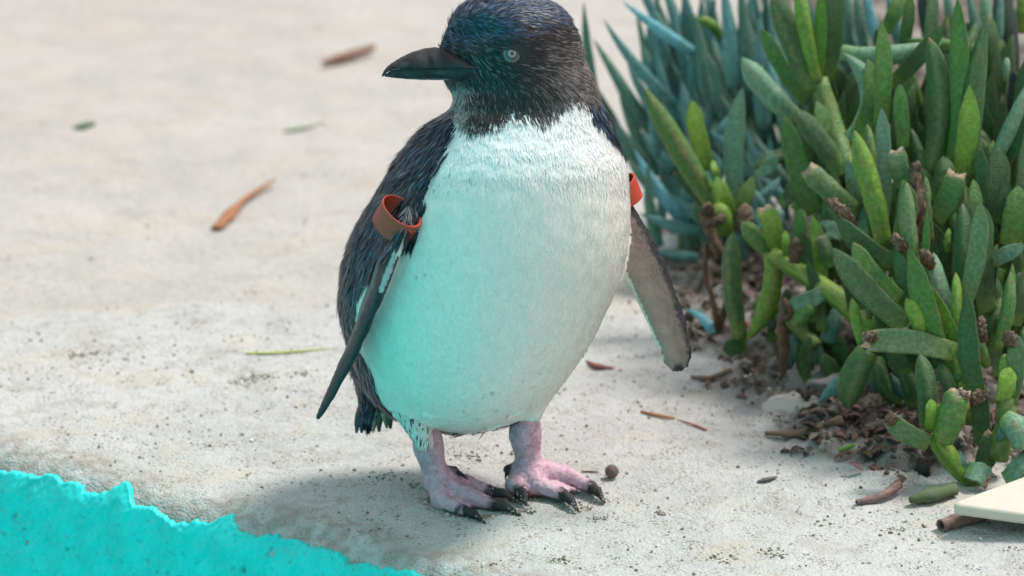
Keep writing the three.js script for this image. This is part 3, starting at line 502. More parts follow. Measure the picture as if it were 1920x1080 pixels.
// One fleshy leaf: base and tip (u, v), width, bow to the right of its run, distance of base and tip, kind; 'c' cuts the tip off, 'o' rusts its edges.
function leaf(parent, bu, bv, tu, tv, w, bow, dz, dzt, kind, opts = '', name = 'leaf') {
  const dead = kind === 'k', du = tu - bu, dv = tv - bv, L2 = Math.hypot(du, dv), mu = (bu + tu) / 2 - dv / L2 * bow, mv = (bv + tv) / 2 + du / L2 * bow;
  const p0 = at(bu, bv, dz), p2 = at(tu, tv, dzt), pm = at(mu * 2 - (bu + tu) / 2, mv * 2 - (bv + tv) / 2, (dz + dzt) / 2 + 0.006), curve = new THREE.QuadraticBezierCurve3(p0, pm, p2);
  const N = 18, M = 20, half = px(w) / 2 * (D - dz) / D, rings = [], cut = opts.includes('c'), round = kind === 'b' || kind === 'B' || kind === 't' || dead, thin = dead ? 0.35 : round ? 0.6 : rr(0.62, 0.92), face = R() < 0.45 ? 1 : -1, roll = round ? 0 : rr(-0.5, 0.5), wave = rr(-1, 1), tp = rr(0.45, 0.72), te = rr(0.62, 0.9), seed = R() * 50;
  const view = CAM.clone().sub(p0).normalize();
  for (let i = 0; i <= N; i++) {
    const t = i / N, p = curve.getPoint(t), d = curve.getTangent(t), a = d.clone().cross(view).normalize(), b = a.clone().cross(d).normalize(), ring = [];
    const end = cut ? 1 - 0.25 * smoothstep(t, 0.85, 1) : kind === 'b' || kind === 'B' || kind === 't' ? Math.pow(Math.max(0.0001, 1 - Math.pow(t, 2.1)), 0.8) : t < tp ? 1 : Math.pow(Math.max(0.0001, 1 - Math.pow((t - tp) / (1 - tp), 2)), te);
    p.addScaledVector(a, half * 0.22 * wave * Math.sin(t * 4.4 + seed) * t);
    const f = 0.98 * (0.8 + 0.2 * smoothstep(t, 0, 0.4)) * Math.max(0.04, end) * (1 + 0.05 * n3(t * 4, seed, 1));
    for (let j = 0; j < M; j++) {
      const th = j / M * 2 * Math.PI, co = Math.cos(th), si = Math.sin(th), wob = (dead ? 1 + 0.75 * n3(co * 2.6, si * 2.6 + seed, t * 9) : 1 + 0.04 * n3(co * 2, si * 2 + seed, t * 5)) * half * f;
      const xx = round ? co : Math.sign(co) * Math.pow(Math.abs(co), 0.8), yy = round ? si * thin : face * (si > 0 ? thin * Math.pow(si, 1.5) : -0.16 * Math.pow(-si, 0.7) * (1 - 0.5 * si * si));
      const cr = Math.cos(roll), sr = Math.sin(roll);
      ring.push(p.clone().addScaledVector(a, wob * (xx * cr - yy * sr)).addScaledVector(b, wob * (xx * sr + yy * cr)).addScaledVector(d, cut && i === N ? half * 0.5 * n3(j * 0.9, seed, 4) : 0));
    }
    rings.push(ring);
  }
  const g = loft(rings), base = KIND[kind], tone = rr(0.85, 1.15), per = N + 1, uvs = g.attributes.uv, rust = opts.includes('o') ? 0.85 : R() < 0.45 ? 0.45 : 0.12, burn = cut ? 1 : R() < 0.5 && kind !== 'b' && kind !== 'B' ? 0.8 : 0.1;
  for (let i = 0; i < uvs.count; i++) uvs.setXY(i, uvs.getX(i) * w / 60 + seed, uvs.getY(i) * L2 / 110 + seed);
  colourBy(g, (x, y, z, i) => {
    const t = Math.min(1, Math.floor(i / M) / N), th = (i % M) / M * 2 * Math.PI, nn = n3(x * 90, y * 90, z * 90), n4 = n3(x * 300 + 5, y * 300, z * 300); let c = base.map((q) => q * 2 * tone * (1 + 0.1 * nn));
    if (dead) return mixc(mixc(c, [0.5, 0.34, 0.26], clamp(nn, 0, 1)), [0.1, 0.06, 0.045], clamp(0.4 + n4, 0, 1));
    c = mixc(c, kind === 'b' || kind === 'B' || kind === 't' ? [0.14, 0.32, 0.26] : [0.34, 0.5, 0.09], 0.55 * (1 - smoothstep(t, 0, 0.3)));
    const keel = round ? 0 : Math.max(smoothstep(Math.abs(Math.cos(th)), 0.93, 0.99), 0.7 * smoothstep(Math.sin(th), 0.94, 1)); c = mixc(c, [0.34, 0.5, 0.2], keel * 0.45);
    c = mixc(c, [0.56, 0.27, 0.15], keel * rust * smoothstep(nn + 0.5 * n4, -0.3, 0.5));
    c = mixc(c, mixc([0.72, 0.42, 0.24], [0.62, 0.56, 0.46], clamp(0.5 + n4, 0, 1)), burn * smoothstep(t + 0.04 * nn, cut ? 0.88 : 0.955, cut ? 0.96 : 1));
    return c;
  });
  return part(parent, dead && name === 'leaf' ? 'dead_leaf' : name, g, leafMat[cut || opts.includes('o') ? 2 : kind === 'b' || kind === 'B' || kind === 'y' ? 0 : R() < 0.4 ? 1 : 0]);
}
function stemOf(parent, pts, w, kind, name = 'stem') {               // pts: u, v, distance
  const g = tubeAlong(pts.map((p) => at(p[0], p[1], p[2])), w.map((q) => px(q) / 2), 12, kind === 'k' ? 0.3 : 0.08), c0 = KIND[kind]; const uvs = g.attributes.uv; for (let i = 0; i < uvs.count; i++) uvs.setXY(i, uvs.getX(i) * 0.6, uvs.getY(i) * 0.8);
  colourBy(g, (x, y, z) => { const q = n3(x * 120, y * 120, z * 120); return mixc(c0, kind === 'k' ? [0.07, 0.05, 0.04] : [0.2, 0.2, 0.06], clamp(0.35 + 0.6 * q, 0, 1)).map((k) => k * 2); });
  return part(parent, kind === 'k' && name === 'stem' ? 'dead_stem' : name, g, leafMat[kind === 'k' ? 1 : 0]);
}
function massed(parent, name, fill) {                               // what is past counting: many leaves joined into one part
  const tmp = new THREE.Group(); tmp.position.copy(parent.position); fill(tmp);
  const m = new THREE.Mesh(mergeGeometries(tmp.children.map((c) => c.geometry)), leafMat[0]); m.name = name; parent.add(m); return tag(m, null, null, null, 'stuff');
}
const plant = (name, label, u, v, group) => { const p = gnd(u, v); return thing(name, label, 'succulent plant', V(p.x, 0, p.z), group); };

// the large green clump at the right
const big = plant('ice_plant', 'large green succulent clump with thick upright finger leaves filling the right side', 1790, 800);
for (const l of [
  // upper back shoot with a bright heart
  [1527, 165, 1450, -25, 50, -6, -0.22, -0.21, 'd', 'o'], [1531, 150, 1497, -35, 32, -3, -0.215, -0.2, 'y'], [1536, 140, 1541, -25, 24, 0, -0.215, -0.2, 'y'], [1548, 150, 1562, -60, 44, 4, -0.23, -0.22, 'd'], [1512, 190, 1424, 55, 32, -4, -0.25, -0.25, 'g'], [1495, 225, 1390, 108, 46, -5, -0.24, -0.24, 'w'],
  [1594, 262, 1583, 95, 46, 46, -0.17, -0.16, 'w', 's'], [1608, 255, 1630, 110, 42, 17, -0.16, -0.155, 'g'], [1575, 320, 1490, 205, 42, 4, -0.2, -0.2, 'd'], [1566, 300, 1530, 190, 34, 4, -0.21, -0.21, 'g'], [1635, 270, 1632, 118, 26, -4, -0.175, -0.17, 'd'],
  // leaves behind, lying across
  [1578, 98, 1765, 82, 38, 14, -0.19, -0.18, 'w', 's'], [1668, 160, 1768, 46, 32, 6, -0.18, -0.17, 'd'], [1652, 235, 1652, 38, 36, 4, -0.15, -0.14, 'g', 'o'], [1742, 322, 1741, 70, 46, 22, -0.15, -0.14, 'd'], [1693, 275, 1686, 158, 30, 2, -0.145, -0.14, 'g'], [1786, 330, 1796, -3, 44, 8, -0.145, -0.13, 'g'], [1800, 330, 1818, 160, 42, 6, -0.135, -0.125, 'y'], [1818, 335, 1851, 35, 46, -10, -0.14, -0.13, 'd'],
  [1855, 320, 1930, 150, 30, 4, -0.14, -0.13, 'w'], [1862, 330, 1935, 190, 34, 6, -0.145, -0.13, 'd'], [1905, 450, 1922, 245, 36, 8, -0.12, -0.12, 'd'], [1832, 90, 1700, 75, 28, -4, -0.2, -0.2, 'g'], [1770, 170, 1830, 40, 30, 6, -0.19, -0.19, 'd'], [1830, 190, 1826, 80, 26, 4, -0.18, -0.18, 'd'], [1690, 110, 1705, -25, 26, 4, -0.23, -0.22, 'g'], [1735, 110, 1750, -30, 28, 4, -0.22, -0.22, 'd'], [1660, 60, 1690, -20, 30, 3, -0.24, -0.24, 'g'], [1905, 230, 1925, 110, 34, 4, -0.17, -0.16, 'd'],
  // middle row
  [1748, 372, 1770, 292, 40, 10, -0.135, -0.13, 'd'], [1752, 412, 1796, 328, 46, 5, -0.12, -0.11, 'g', 'c'], [1800, 460, 1826, 335, 32, 12, -0.11, -0.105, 'g', 'o'], [1836, 385, 1838, 277, 26, 2, -0.13, -0.125, 'd'], [1858, 450, 1872, 275, 46, 4, -0.135, -0.13, 'd'], [1888, 460, 1906, 348, 44, 6, -0.115, -0.11, 'g', 'o'], [1806, 575, 1836, 377, 38, 10, -0.085, -0.08, 'x', 'o'], [1852, 585, 1842, 385, 50, -8, -0.1, -0.095, 'd'], [1798, 565, 1806, 382, 38, 3, -0.1, -0.095, 'd'],
  [1858, 496, 1928, 462, 34, -5, -0.1, -0.09, 'w', 's'], [1870, 650, 1896, 510, 28, 6, -0.08, -0.075, 'g', 'o'], [1882, 640, 1898, 493, 22, 2, -0.085, -0.08, 'g'], [1902, 610, 1928, 495, 34, 5, -0.09, -0.085, 'd'], [1870, 420, 1890, 340, 30, 3, -0.125, -0.12, 'd'], [1776, 470, 1778, 428, 14, 0, -0.11, -0.11, 'y'],
  // left of the middle
  [1656, 455, 1599, 245, 44, 6, -0.12, -0.11, 'y', 'o'], [1632, 355, 1626, 233, 24, 4, -0.13, -0.125, 'g'], [1658, 405, 1653, 202, 30, 2, -0.135, -0.13, 'w'], [1694, 352, 1680, 281, 38, 0, -0.115, -0.11, 'x', 'co'], [1680, 460, 1690, 337, 40, 16, -0.1, -0.095, 'g', 'o'], [1714, 505, 1698, 343, 34, -3, -0.095, -0.09, 'x', 'o'], [1738, 455, 1716, 310, 22, -3, -0.105, -0.1, 'k'], [1744, 450, 1733, 330, 24, -3, -0.108, -0.104, 'x', 'o'], [1600, 392, 1514, 318, 42, -2, -0.14, -0.13, 'x', 'c'], [1618, 450, 1588, 298, 36, 2, -0.15, -0.15, 'w'],
  [1604, 424, 1548, 372, 20, 3, -0.105, -0.1, 'k'], [1676, 492, 1566, 408, 44, -10, -0.1, -0.1, 'd'], [1688, 560, 1598, 455, 38, -8, -0.09, -0.09, 'g'], [1698, 612, 1562, 465, 48, -8, -0.085, -0.09, 'd'], [1696, 570, 1680, 455, 28, 2, -0.095, -0.09, 'd'], [1700, 466, 1680, 436, 20, -8, -0.088, -0.085, 'k'], [1758, 645, 1698, 468, 50, 0, -0.075, -0.07, 'g', 'o'], [1794, 650, 1736, 528, 30, 2, -0.078, -0.078, 'y'], [1724, 630, 1698, 560, 28, 8, -0.076, -0.074, 'y'], [1736, 522, 1737, 390, 16, 0, -0.09, -0.09, 'g'], [1782, 600, 1748, 474, 36, -2, -0.092, -0.09, 'w'], [1790, 630, 1792, 510, 22, 3, -0.082, -0.08, 'y'],
  [1745, 505, 1722, 470, 18, 6, -0.085, -0.08, 'k'], [1846, 640, 1842, 590, 16, -4, -0.07, -0.068, 'k'], [1896, 652, 1884, 622, 22, 4, -0.056, -0.054, 'k'], [1708, 330, 1722, 300, 16, 3, -0.105, -0.1, 'k'], [1640, 640, 1618, 628, 18, 3, -0.068, -0.066, 'k'],
  // low front leaves
  [1836, 750, 1812, 548, 42, -8, -0.07, -0.065, 'd', 'o'], [1790, 660, 1622, 634, 48, 4, -0.072, -0.07, 'x', 'co'], [1752, 612, 1662, 628, 24, -4, -0.085, -0.085, 'w'], [1628, 655, 1588, 768, 54, 8, -0.09, -0.11, 'd'], [1580, 712, 1534, 758, 26, 2, -0.13, -0.15, 'b'], [1792, 748, 1764, 676, 30, -3, -0.078, -0.076, 'd'], [1735, 715, 1768, 705, 22, 0, -0.088, -0.086, 'b'], [1892, 760, 1904, 625, 36, 6, -0.06, -0.055, 'x', 'o'], [1880, 742, 1884, 663, 28, 2, -0.062, -0.06, 'y'], [1878, 752, 1894, 688, 38, 3, -0.055, -0.052, 'y'], [1885, 785, 1926, 838, 50, -5, -0.055, -0.05, 'w', 'co'], [1900, 790, 1870, 830, 34, 5, -0.06, -0.06, 't'],
  [1838, 835, 1836, 715, 38, 3, -0.075, -0.075, 'd'], [1838, 880, 1861, 812, 40, 4, -0.07, -0.068, 'd', 'c'], [1884, 900, 1930, 848, 42, 4, -0.05, -0.05, 'w'], [1650, 625, 1648, 572, 26, 2, -0.09, -0.09, 'd'], [1620, 655, 1597, 558, 22, -2, -0.1, -0.1, 'y'], [1800, 720, 1790, 690, 24, 0, -0.08, -0.08, 'd'], [1700, 700, 1660, 660, 40, 4, -0.105, -0.1, 'd'], [1720, 690, 1705, 620, 40, 4, -0.11, -0.11, 'd']]) leaf(big, ...l);
stemOf(big, [[1534, 150, -0.22], [1560, 230, -0.215], [1590, 330, -0.2]], [40, 44, 48], 'g'); stemOf(big, [[1790, 318, -0.142], [1796, 380, -0.145], [1806, 470, -0.14]], [36, 40, 46], 'g'); stemOf(big, [[1786, 645, -0.075], [1800, 700, -0.08], [1830, 790, -0.085]], [34, 40, 46], 'y');
stemOf(big, [[1886, 745, -0.06], [1886, 790, -0.062], [1870, 860, -0.07]], [38, 42, 42], 'g'); stemOf(big, [[1700, 610, -0.085], [1760, 660, -0.1], [1830, 760, -0.1]], [34, 40, 46], 'd');
massed(big, 'inner_foliage', (g) => {
for (let i = 0; i < 190; i++) {                                      // leaves deeper in the clump
  const u = rr(1520, 1935), top = rr(20, 560) + Math.max(0, 1640 - u) * 0.9, len = rr(90, 190), lean = rr(-40, 40), back = lerp(-0.3, -0.13, clamp((top + len) / 750, 0, 1)) - rr(0, 0.05); leaf(g, u, Math.min(top + len, u < 1660 ? 620 : 770), u + lean, top, rr(24, 38), rr(-12, 12), back - 0.015, back, R() < 0.75 ? 'd' : 'g');
}
});
for (let i = 0; i < 70; i++) {                                       // small leaves crowded between the large ones
  const u = rr(1590, 1930), top = Math.min(rr(250, 640), u < 1700 ? 520 : 700), len = rr(55, 110), back = lerp(-0.16, -0.1, clamp((top - 250) / 400, 0, 1)); leaf(big, u, top + len, u + rr(-34, 34), top, rr(18, 30), rr(-8, 8), back, back + 0.008, R() < 0.5 ? 'd' : R() < 0.6 ? 'g' : 'x', R() < 0.3 ? 'o' : '');
}
for (let i = 0; i < 44; i++) {                                       // low leaves sprawling at the foot of the clump
  const u = rr(1480, 1760), v = rr(610, 715) + Math.max(0, u - 1600) * 0.35, p = gnd(u, v + 30), z = dzOf(p) + rr(0.004, 0.02); leaf(big, u, v + 8, u + rr(-60, 30), v - rr(30, 85), rr(24, 36), rr(-12, 12), z - 0.01, z, R() < 0.6 ? 'd' : R() < 0.5 ? 't' : 'g', R() < 0.35 ? 'o' : '');
}
// the shoot leaning out to the left of the clump
const side1 = plant('ice_plant', 'yellow-green leaning succulent shoot with torn drooping leaf, at the left of the large clump', 1450, 660);
for (const l of [
  [1446, 472, 1398, 636, 40, -22, -0.2, -0.225, 'y', 'o'], [1388, 632, 1373, 436, 40, -6, -0.235, -0.225, 'd', 'o'], [1442, 478, 1388, 420, 38, 4, -0.215, -0.21, 'g', 'o'], [1464, 476, 1430, 390, 40, 2, -0.2, -0.195, 'y', 'c'], [1476, 488, 1472, 432, 18, 0, -0.195, -0.19, 'y'], [1500, 492, 1502, 390, 28, -2, -0.2, -0.195, 'g'], [1542, 535, 1523, 404, 30, 4, -0.185, -0.18, 'y'], [1488, 492, 1492, 443, 22, 2, -0.18, -0.175, 'k'], [1556, 500, 1538, 444, 28, 2, -0.18, -0.18, 'd', 'c'], [1556, 540, 1470, 573, 34, -8, -0.17, -0.17, 'w', 'o'], [1526, 560, 1484, 602, 38, -6, -0.175, -0.175, 'g', 'c'], [1580, 440, 1534, 430, 34, 3, -0.19, -0.19, 'w', 'c'], [1400, 642, 1358, 660, 36, 0, -0.24, -0.24, 'd'], [1440, 610, 1450, 545, 32, 2, -0.23, -0.23, 't'], [1445, 640, 1470, 560, 30, 2, -0.24, -0.24, 'd'],
  [1528, 400, 1474, 218, 44, -6, -0.22, -0.21, 'g', 'o'], [1500, 292, 1408, 318, 32, 10, -0.26, -0.25, 'd'], [1418, 322, 1442, 280, 26, 16, -0.25, -0.245, 'w'], [1462, 385, 1492, 325, 28, 8, -0.235, -0.235, 'd'], [1488, 395, 1512, 338, 26, 8, -0.23, -0.23, 'g'], [1545, 400, 1552, 305, 24, 0, -0.22, -0.22, 'd'], [1446, 395, 1466, 440, 34, 0, -0.25, -0.25, 'w', 'co'], [1490, 570, 1500, 640, 34, 4, -0.2, -0.22, 'd'], [1550, 640, 1570, 560, 36, 4, -0.19, -0.19, 't']]) leaf(side1, ...l);
stemOf(side1, [[1448, 478, -0.2], [1500, 510, -0.19], [1560, 550, -0.17], [1640, 620, -0.15]], [36, 38, 40, 44], 'y'); stemOf(side1, [[1418, 566, -0.225], [1448, 580, -0.22], [1478, 598, -0.21], [1530, 650, -0.2]], [32, 32, 30, 30], 'g');
stemOf(side1, [[1472, 572, -0.17], [1464, 610, -0.175], [1470, 650, -0.185], [1468, 702, -0.2]], [14, 22, 24, 12], 'k'); stemOf(side1, [[1468, 560, -0.168], [1480, 590, -0.17], [1462, 600, -0.17]], [14, 20, 12], 'k');
// the small rosette in front
const rosette = plant('ice_plant', 'small low green succulent rosette with two bright young leaves, in front of the large clump', 1790, 890);
for (const l of [[1676, 795, 1660, 780, 20, 2, -0.044, -0.042, 'k'], [1800, 744, 1812, 734, 22, 2, -0.04, -0.04, 'k'], [1738, 800, 1726, 664, 40, 6, -0.062, -0.055, 'd'], [1744, 808, 1746, 748, 26, 2, -0.05, -0.045, 'y'], [1758, 806, 1760, 756, 22, -2, -0.052, -0.048, 'y'], [1762, 796, 1784, 736, 30, 6, -0.06, -0.058, 'g'], [1768, 826, 1804, 738, 54, -3, -0.048, -0.042, 'g', 'co'], [1744, 830, 1668, 788, 42, -6, -0.05, -0.045, 'x', 'co'], [1812, 880, 1852, 900, 42, -4, -0.055, -0.05, 'w', 'co'], [1816, 752, 1846, 732, 22, 3, -0.06, -0.06, 'k'], [1792, 850, 1806, 900, 34, 0, -0.06, -0.06, 't'], [1780, 800, 1790, 760, 22, 2, -0.062, -0.06, 'g']]) leaf(rosette, ...l);
stemOf(rosette, [[1752, 815, -0.052], [1772, 848, -0.055], [1800, 884, -0.06], [1836, 915, -0.065]], [36, 40, 34, 30], 'y');
// the light-green plant on its dead stem, further back
const tall = plant('ice_plant', 'light green succulent shoot with long pointed leaves on a dry brown stem, near the penguin', 1345, 650);
for (const l of [[1346, 392, 1206, 164, 46, -4, -0.3, -0.28, 'g', 'o'], [1328, 318, 1297, 188, 38, -3, -0.31, -0.3, 'y'], [1384, 400, 1392, 164, 42, -12, -0.31, -0.3, 'w'], [1346, 338, 1337, 300, 16, 0, -0.29, -0.29, 'y'], [1370, 408, 1344, 330, 36, -2, -0.285, -0.28, 'y'], [1350, 402, 1262, 322, 38, 4, -0.3, -0.3, 'd'], [1358, 438, 1342, 380, 42, 2, -0.285, -0.28, 'y'], [1390, 440, 1396, 380, 28, 2, -0.28, -0.28, 'k'], [1330, 410, 1318, 384, 22, 3, -0.275, -0.27, 'k'], [1318, 420, 1362, 402, 16, 4, -0.272, -0.27, 'k'], [1372, 430, 1410, 330, 30, 4, -0.3, -0.3, 'g'], [1340, 440, 1300, 380, 30, 2, -0.31, -0.31, 'd']]) leaf(tall, ...l);
stemOf(tall, [[1322, 396, -0.275], [1332, 440, -0.275], [1352, 480, -0.28]], [26, 22, 24], 'k'); stemOf(tall, [[1324, 455, -0.285], [1322, 510, -0.29], [1336, 560, -0.295], [1344, 610, -0.3], [1340, 650, -0.305]], [9, 12, 15, 14, 10], 'k'); stemOf(tall, [[1366, 560, -0.29], [1352, 600, -0.3], [1342, 640, -0.305]], [16, 16, 12], 'k');
// the blue-green clump behind
const blue = plant('blue_succulent', 'blurred blue-green succulent clump with slender pointed leaves behind the penguin', 1330, 470);
for (const l of [
  [1128, 270, 1092, 4, 30, -4, -0.5, -0.46, 't'], [1264, 195, 1133, 37, 27, -9, -0.46, -0.44, 'b'], [1300, 98, 1168, 3, 25, -3, -0.45, -0.43, 'B'], [1238, 270, 1112, 72, 30, -4, -0.5, -0.5, 't'], [1296, 128, 1196, -24, 28, -4, -0.48, -0.47, 't'], [1282, 80, 1238, -45, 26, 0, -0.5, -0.5, 'b'], [1312, 110, 1272, -45, 26, 2, -0.49, -0.48, 'b'], [1318, 170, 1302, 26, 28, 4, -0.45, -0.44, 't'], [1352, 70, 1306, 34, 20, 8, -0.46, -0.45, 'y'], [1374, 165, 1358, -35, 38, 2, -0.43, -0.42, 'b'], [1404, 170, 1386, -35, 36, 2, -0.43, -0.42, 't'], [1340, 220, 1314, 60, 40, -2, -0.45, -0.44, 't'], [1388, 240, 1326, 96, 36, -6, -0.44, -0.43, 't'], [1268, 260, 1176, 118, 30, -8, -0.48, -0.48, 'b'], [1304, 262, 1278, 152, 28, -2, -0.43, -0.42, 'b'], [1408, 285, 1322, 130, 30, -10, -0.44, -0.44, 't'], [1450, 310, 1352, 172, 30, -8, -0.42, -0.42, 't'],
  [1214, 310, 1148, 224, 32, -5, -0.46, -0.45, 't'], [1290, 425, 1188, 278, 28, -6, -0.43, -0.42, 'B'], [1312, 432, 1198, 402, 28, -4, -0.42, -0.42, 'b'], [1262, 320, 1206, 240, 30, -4, -0.45, -0.45, 'b'], [1248, 372, 1176, 296, 30, -4, -0.45, -0.45, 't'], [1232, 330, 1160, 180, 30, -2, -0.49, -0.48, 't'], [1180, 300, 1108, 140, 30, -2, -0.51, -0.5, 't'], [1206, 240, 1138, 110, 28, 0, -0.52, -0.52, 't'], [1330, 300, 1300, 200, 30, -4, -0.46, -0.46, 'b'], [1366, 320, 1300, 170, 32, -6, -0.46, -0.46, 't'], [1430, 240, 1424, 20, 36, 2, -0.42, -0.41, 'b'], [1466, 200, 1442, 10, 32, 0, -0.44, -0.43, 'b'], [1440, 180, 1404, 40, 30, -3, -0.43, -0.43, 't'], [1490, 200, 1462, 80, 24, 2, -0.4, -0.4, 'b'], [1470, 240, 1440, 100, 24, 2, -0.41, -0.41, 'b'],
  [1312, 484, 1228, 472, 22, 0, -0.46, -0.47, 'b'], [1338, 628, 1284, 582, 22, 10, -0.3, -0.32, 'B'], [1430, 400, 1408, 350, 24, 2, -0.35, -0.35, 'b'], [1420, 380, 1462, 330, 24, 2, -0.36, -0.36, 'b'], [1468, 400, 1420, 420, 24, 2, -0.34, -0.34, 'b'], [1420, 440, 1455, 410, 26, 0, -0.34, -0.34, 'b'], [1340, 260, 1372, 210, 22, 2, -0.42, -0.42, 'b'], [1370, 280, 1330, 245, 22, 2, -0.42, -0.42, 'b'], [1230, 170, 1200, 60, 24, -2, -0.5, -0.5, 't'], [1352, 150, 1336, 70, 24, -2, -0.45, -0.45, 't']]) leaf(blue, ...l);
for (let i = 0; i < 90; i++) { const u = rr(1230, 1640), tv = rr(-40, 320), lean = rr(-70, 10), z = -0.5 + rr(-0.06, 0.03) + clamp((tv - 100) / 3000, 0, 0.1); if (u + lean < 1215 && tv > 40) continue; leaf(blue, u, tv + rr(110, 180), u + lean, tv, rr(17, 30), rr(-10, 4), z, z + 0.02, R() < 0.5 ? 't' : 'b'); }
massed(blue, 'inner_foliage', (g) => { for (let i = 0; i < 150; i++) { const u = rr(1230, 1640), tv = rr(-40, 320), lean = rr(-70, 10), z = -0.5 + rr(-0.06, 0.03) + clamp((tv - 100) / 3000, 0, 0.1); if (u + lean < 1215 && tv > 40) continue; leaf(g, u, tv + rr(110, 180), u + lean, tv, rr(17, 30), rr(-10, 4), z, z + 0.02, R() < 0.5 ? 't' : 'b'); } });
for (let i = 0; i < 16; i++) { const u = rr(1290, 1480), tv = rr(260, 420), z = -0.42; leaf(blue, u + 30, tv + 60, u + rr(-50, 30), tv, rr(20, 30), rr(-8, 8), z, z + 0.01, R() < 0.6 ? 't' : 'b'); }
for (let i = 0; i < 6; i++) { const p = 1250 + i * 55; stemOf(blue, [[p + 30, 470 - i * 10, -0.47], [p + 10, 330, -0.46], [p - 10, 220, -0.46]], [16, 14, 12], 't'); }
// dark blue succulents in the far corner
const dark = plant('blue_succulent', 'dark blue-grey succulent with pale tips in the far upper right corner', 1880, 420);
for (const l of [[1898, 190, 1884, -40, 38, 2, -0.3, -0.3, 'n'], [1880, 200, 1866, -20, 26, 2, -0.31, -0.31, 'n'], [1846, 110, 1812, -30, 26, 0, -0.28, -0.28, 't'], [1850, 90, 1842, -30, 26, 2, -0.29, -0.29, 'w'], [1868, 100, 1876, -30, 22, 2, -0.29, -0.29, 't'], [1912, 60, 1922, -30, 30, 2, -0.32, -0.32, 'y'], [1886, 150, 1888, 108, 14, 0, -0.2, -0.2, 'w'], [1918, 180, 1922, 110, 18, 0, -0.2, -0.2, 'w'], [1650, 90, 1616, -30, 26, 0, -0.34, -0.34, 'b'], [1640, 80, 1630, -30, 12, 0, -0.32, -0.32, 'B'], [1620, 90, 1600, -30, 24, 0, -0.35, -0.35, 't'], [1690, 90, 1660, -30, 26, 0, -0.34, -0.34, 'b'], [1590, 80, 1590, -30, 24, 0, -0.36, -0.36, 't'], [1790, 80, 1770, -30, 26, 0, -0.33, -0.33, 't'], [1740, 80, 1725, -30, 26, 0, -0.34, -0.34, 'n'], [1905, 330, 1900, 130, 34, 3, -0.26, -0.26, 'n']]) leaf(dark, ...l);

// ---------------------------------------------------------------- the cream slab at the right edge
{
  const h = 0.022, tip = gnd(1780, 944, h), a1 = gnd(1925, 876, h), b1 = gnd(1925, 955, h), da = a1.clone().sub(tip).setY(0).normalize(), db = b1.clone().sub(tip).setY(0).normalize(), ax = da.clone().add(db).normalize();
  const sh = new THREE.Shape(), P2 = (v) => [v.x, -v.z], far = 0.2, r = 0.009, on = (d, k) => tip.clone().addScaledVector(d, k);   // a wedge with a rounded point
  sh.moveTo(...P2(on(da, r))); sh.lineTo(...P2(on(da, far))); sh.quadraticCurveTo(...P2(on(ax, far * 1.12)), ...P2(on(db, far))); sh.lineTo(...P2(on(db, r))); sh.quadraticCurveTo(...P2(on(ax, -0.001)), ...P2(on(da, r)));
  const g = mergeVertices(new THREE.ExtrudeGeometry(sh, { depth: 0.0028, bevelEnabled: true, bevelThickness: 0.0028, bevelSize: 0.003, bevelOffset: -0.003, bevelSegments: 5, curveSegments: 14 }).rotateX(-Math.PI / 2), 1e-5), gp = g.attributes.position;
  for (let i = 0; i < gp.count; i++) { const s = (gp.getX(i) - tip.x) * ax.x + (gp.getZ(i) - tip.z) * ax.z; gp.setY(i, gp.getY(i) + h - 0.0056 - 0.085 * Math.max(0, s - 0.02)); g.attributes.uv.setXY(i, gp.getX(i) * 6, gp.getZ(i) * 6); }
  g.computeVertexNormals();
  const m = tex(256, 256, (x, y) => { const a = n2(x * 0.03, y * 0.03), b = n2(x * 0.3, y * 0.3); const k = 1 + 0.04 * a + 0.03 * b; let q = [0.55 * k, 0.49 * k, 0.41 * k]; if (b > 0.82) q = mixc(q, [0.5, 0.42, 0.32], 0.35); return q; }, true);
  solo('cream_slab', g, std({ map: m, roughness: 0.55 }), 'smooth cream white slab with rounded point jutting in at the lower right edge', 'stone slab');
}

// ---------------------------------------------------------------- litter lying on the ledge
const brown = (c) => std({ color: rgb(...c), roughness: 0.85 });
function tube(name, pts, r, col, label, category, flat = 1, wob = 0.2) { return solo(name, tubeAlong(pts.map((p) => { const q = gnd(p[0], p[1], p[2] ?? 0.001), q2 = gnd(p[0], p[1], (p[2] ?? 0.001) + groundY(q.x, q.z)); return q2; }), r, 8, wob, flat), brown(col), label, category); }
tube('dead_leaf', [[406, 428, 0.003], [432, 400, 0.004], [460, 372, 0.005], [516, 336, 0.006]], [0.0045, 0.005, 0.0026, 0.0013], [0.3, 0.13, 0.06], 'curled orange-brown dead leaf with a stalk, on the ledge left of the penguin', 'dead leaf', 0.6);
tube('twig', [[606, 118, 0.004], [640, 108, 0.005], [700, 88, 0.006]], [0.002, 0.0045, 0.003], [0.2, 0.11, 0.08], 'short brown twig on the far ground, left of the penguin head', 'twig');
tube('leaf_scrap', [[138, 240, 0.002], [155, 236, 0.003], [174, 230, 0.002]], [0.002, 0.004, 0.003], [0.09, 0.14, 0.06], 'tiny green leaf scrap on the far ground at the left', 'leaf scrap', 0.6);
tube('grass_blade', [[532, 244, 0.002], [560, 238, 0.003], [612, 226, 0.002]], [0.0015, 0.003, 0.0008], [0.36, 0.42, 0.3], 'pale blurred grass blade lying on the far ground', 'grass blade', 0.4);
tube('grass_blade', [[460, 662, 0.001], [505, 661, 0.0015], [560, 658, 0.001], [625, 652, 0.001]], [0.0012, 0.0014, 0.0012, 0.0004], [0.42, 0.46, 0.14], 'thin yellow-green grass blade lying beside the left flipper', 'grass blade', 0.5);
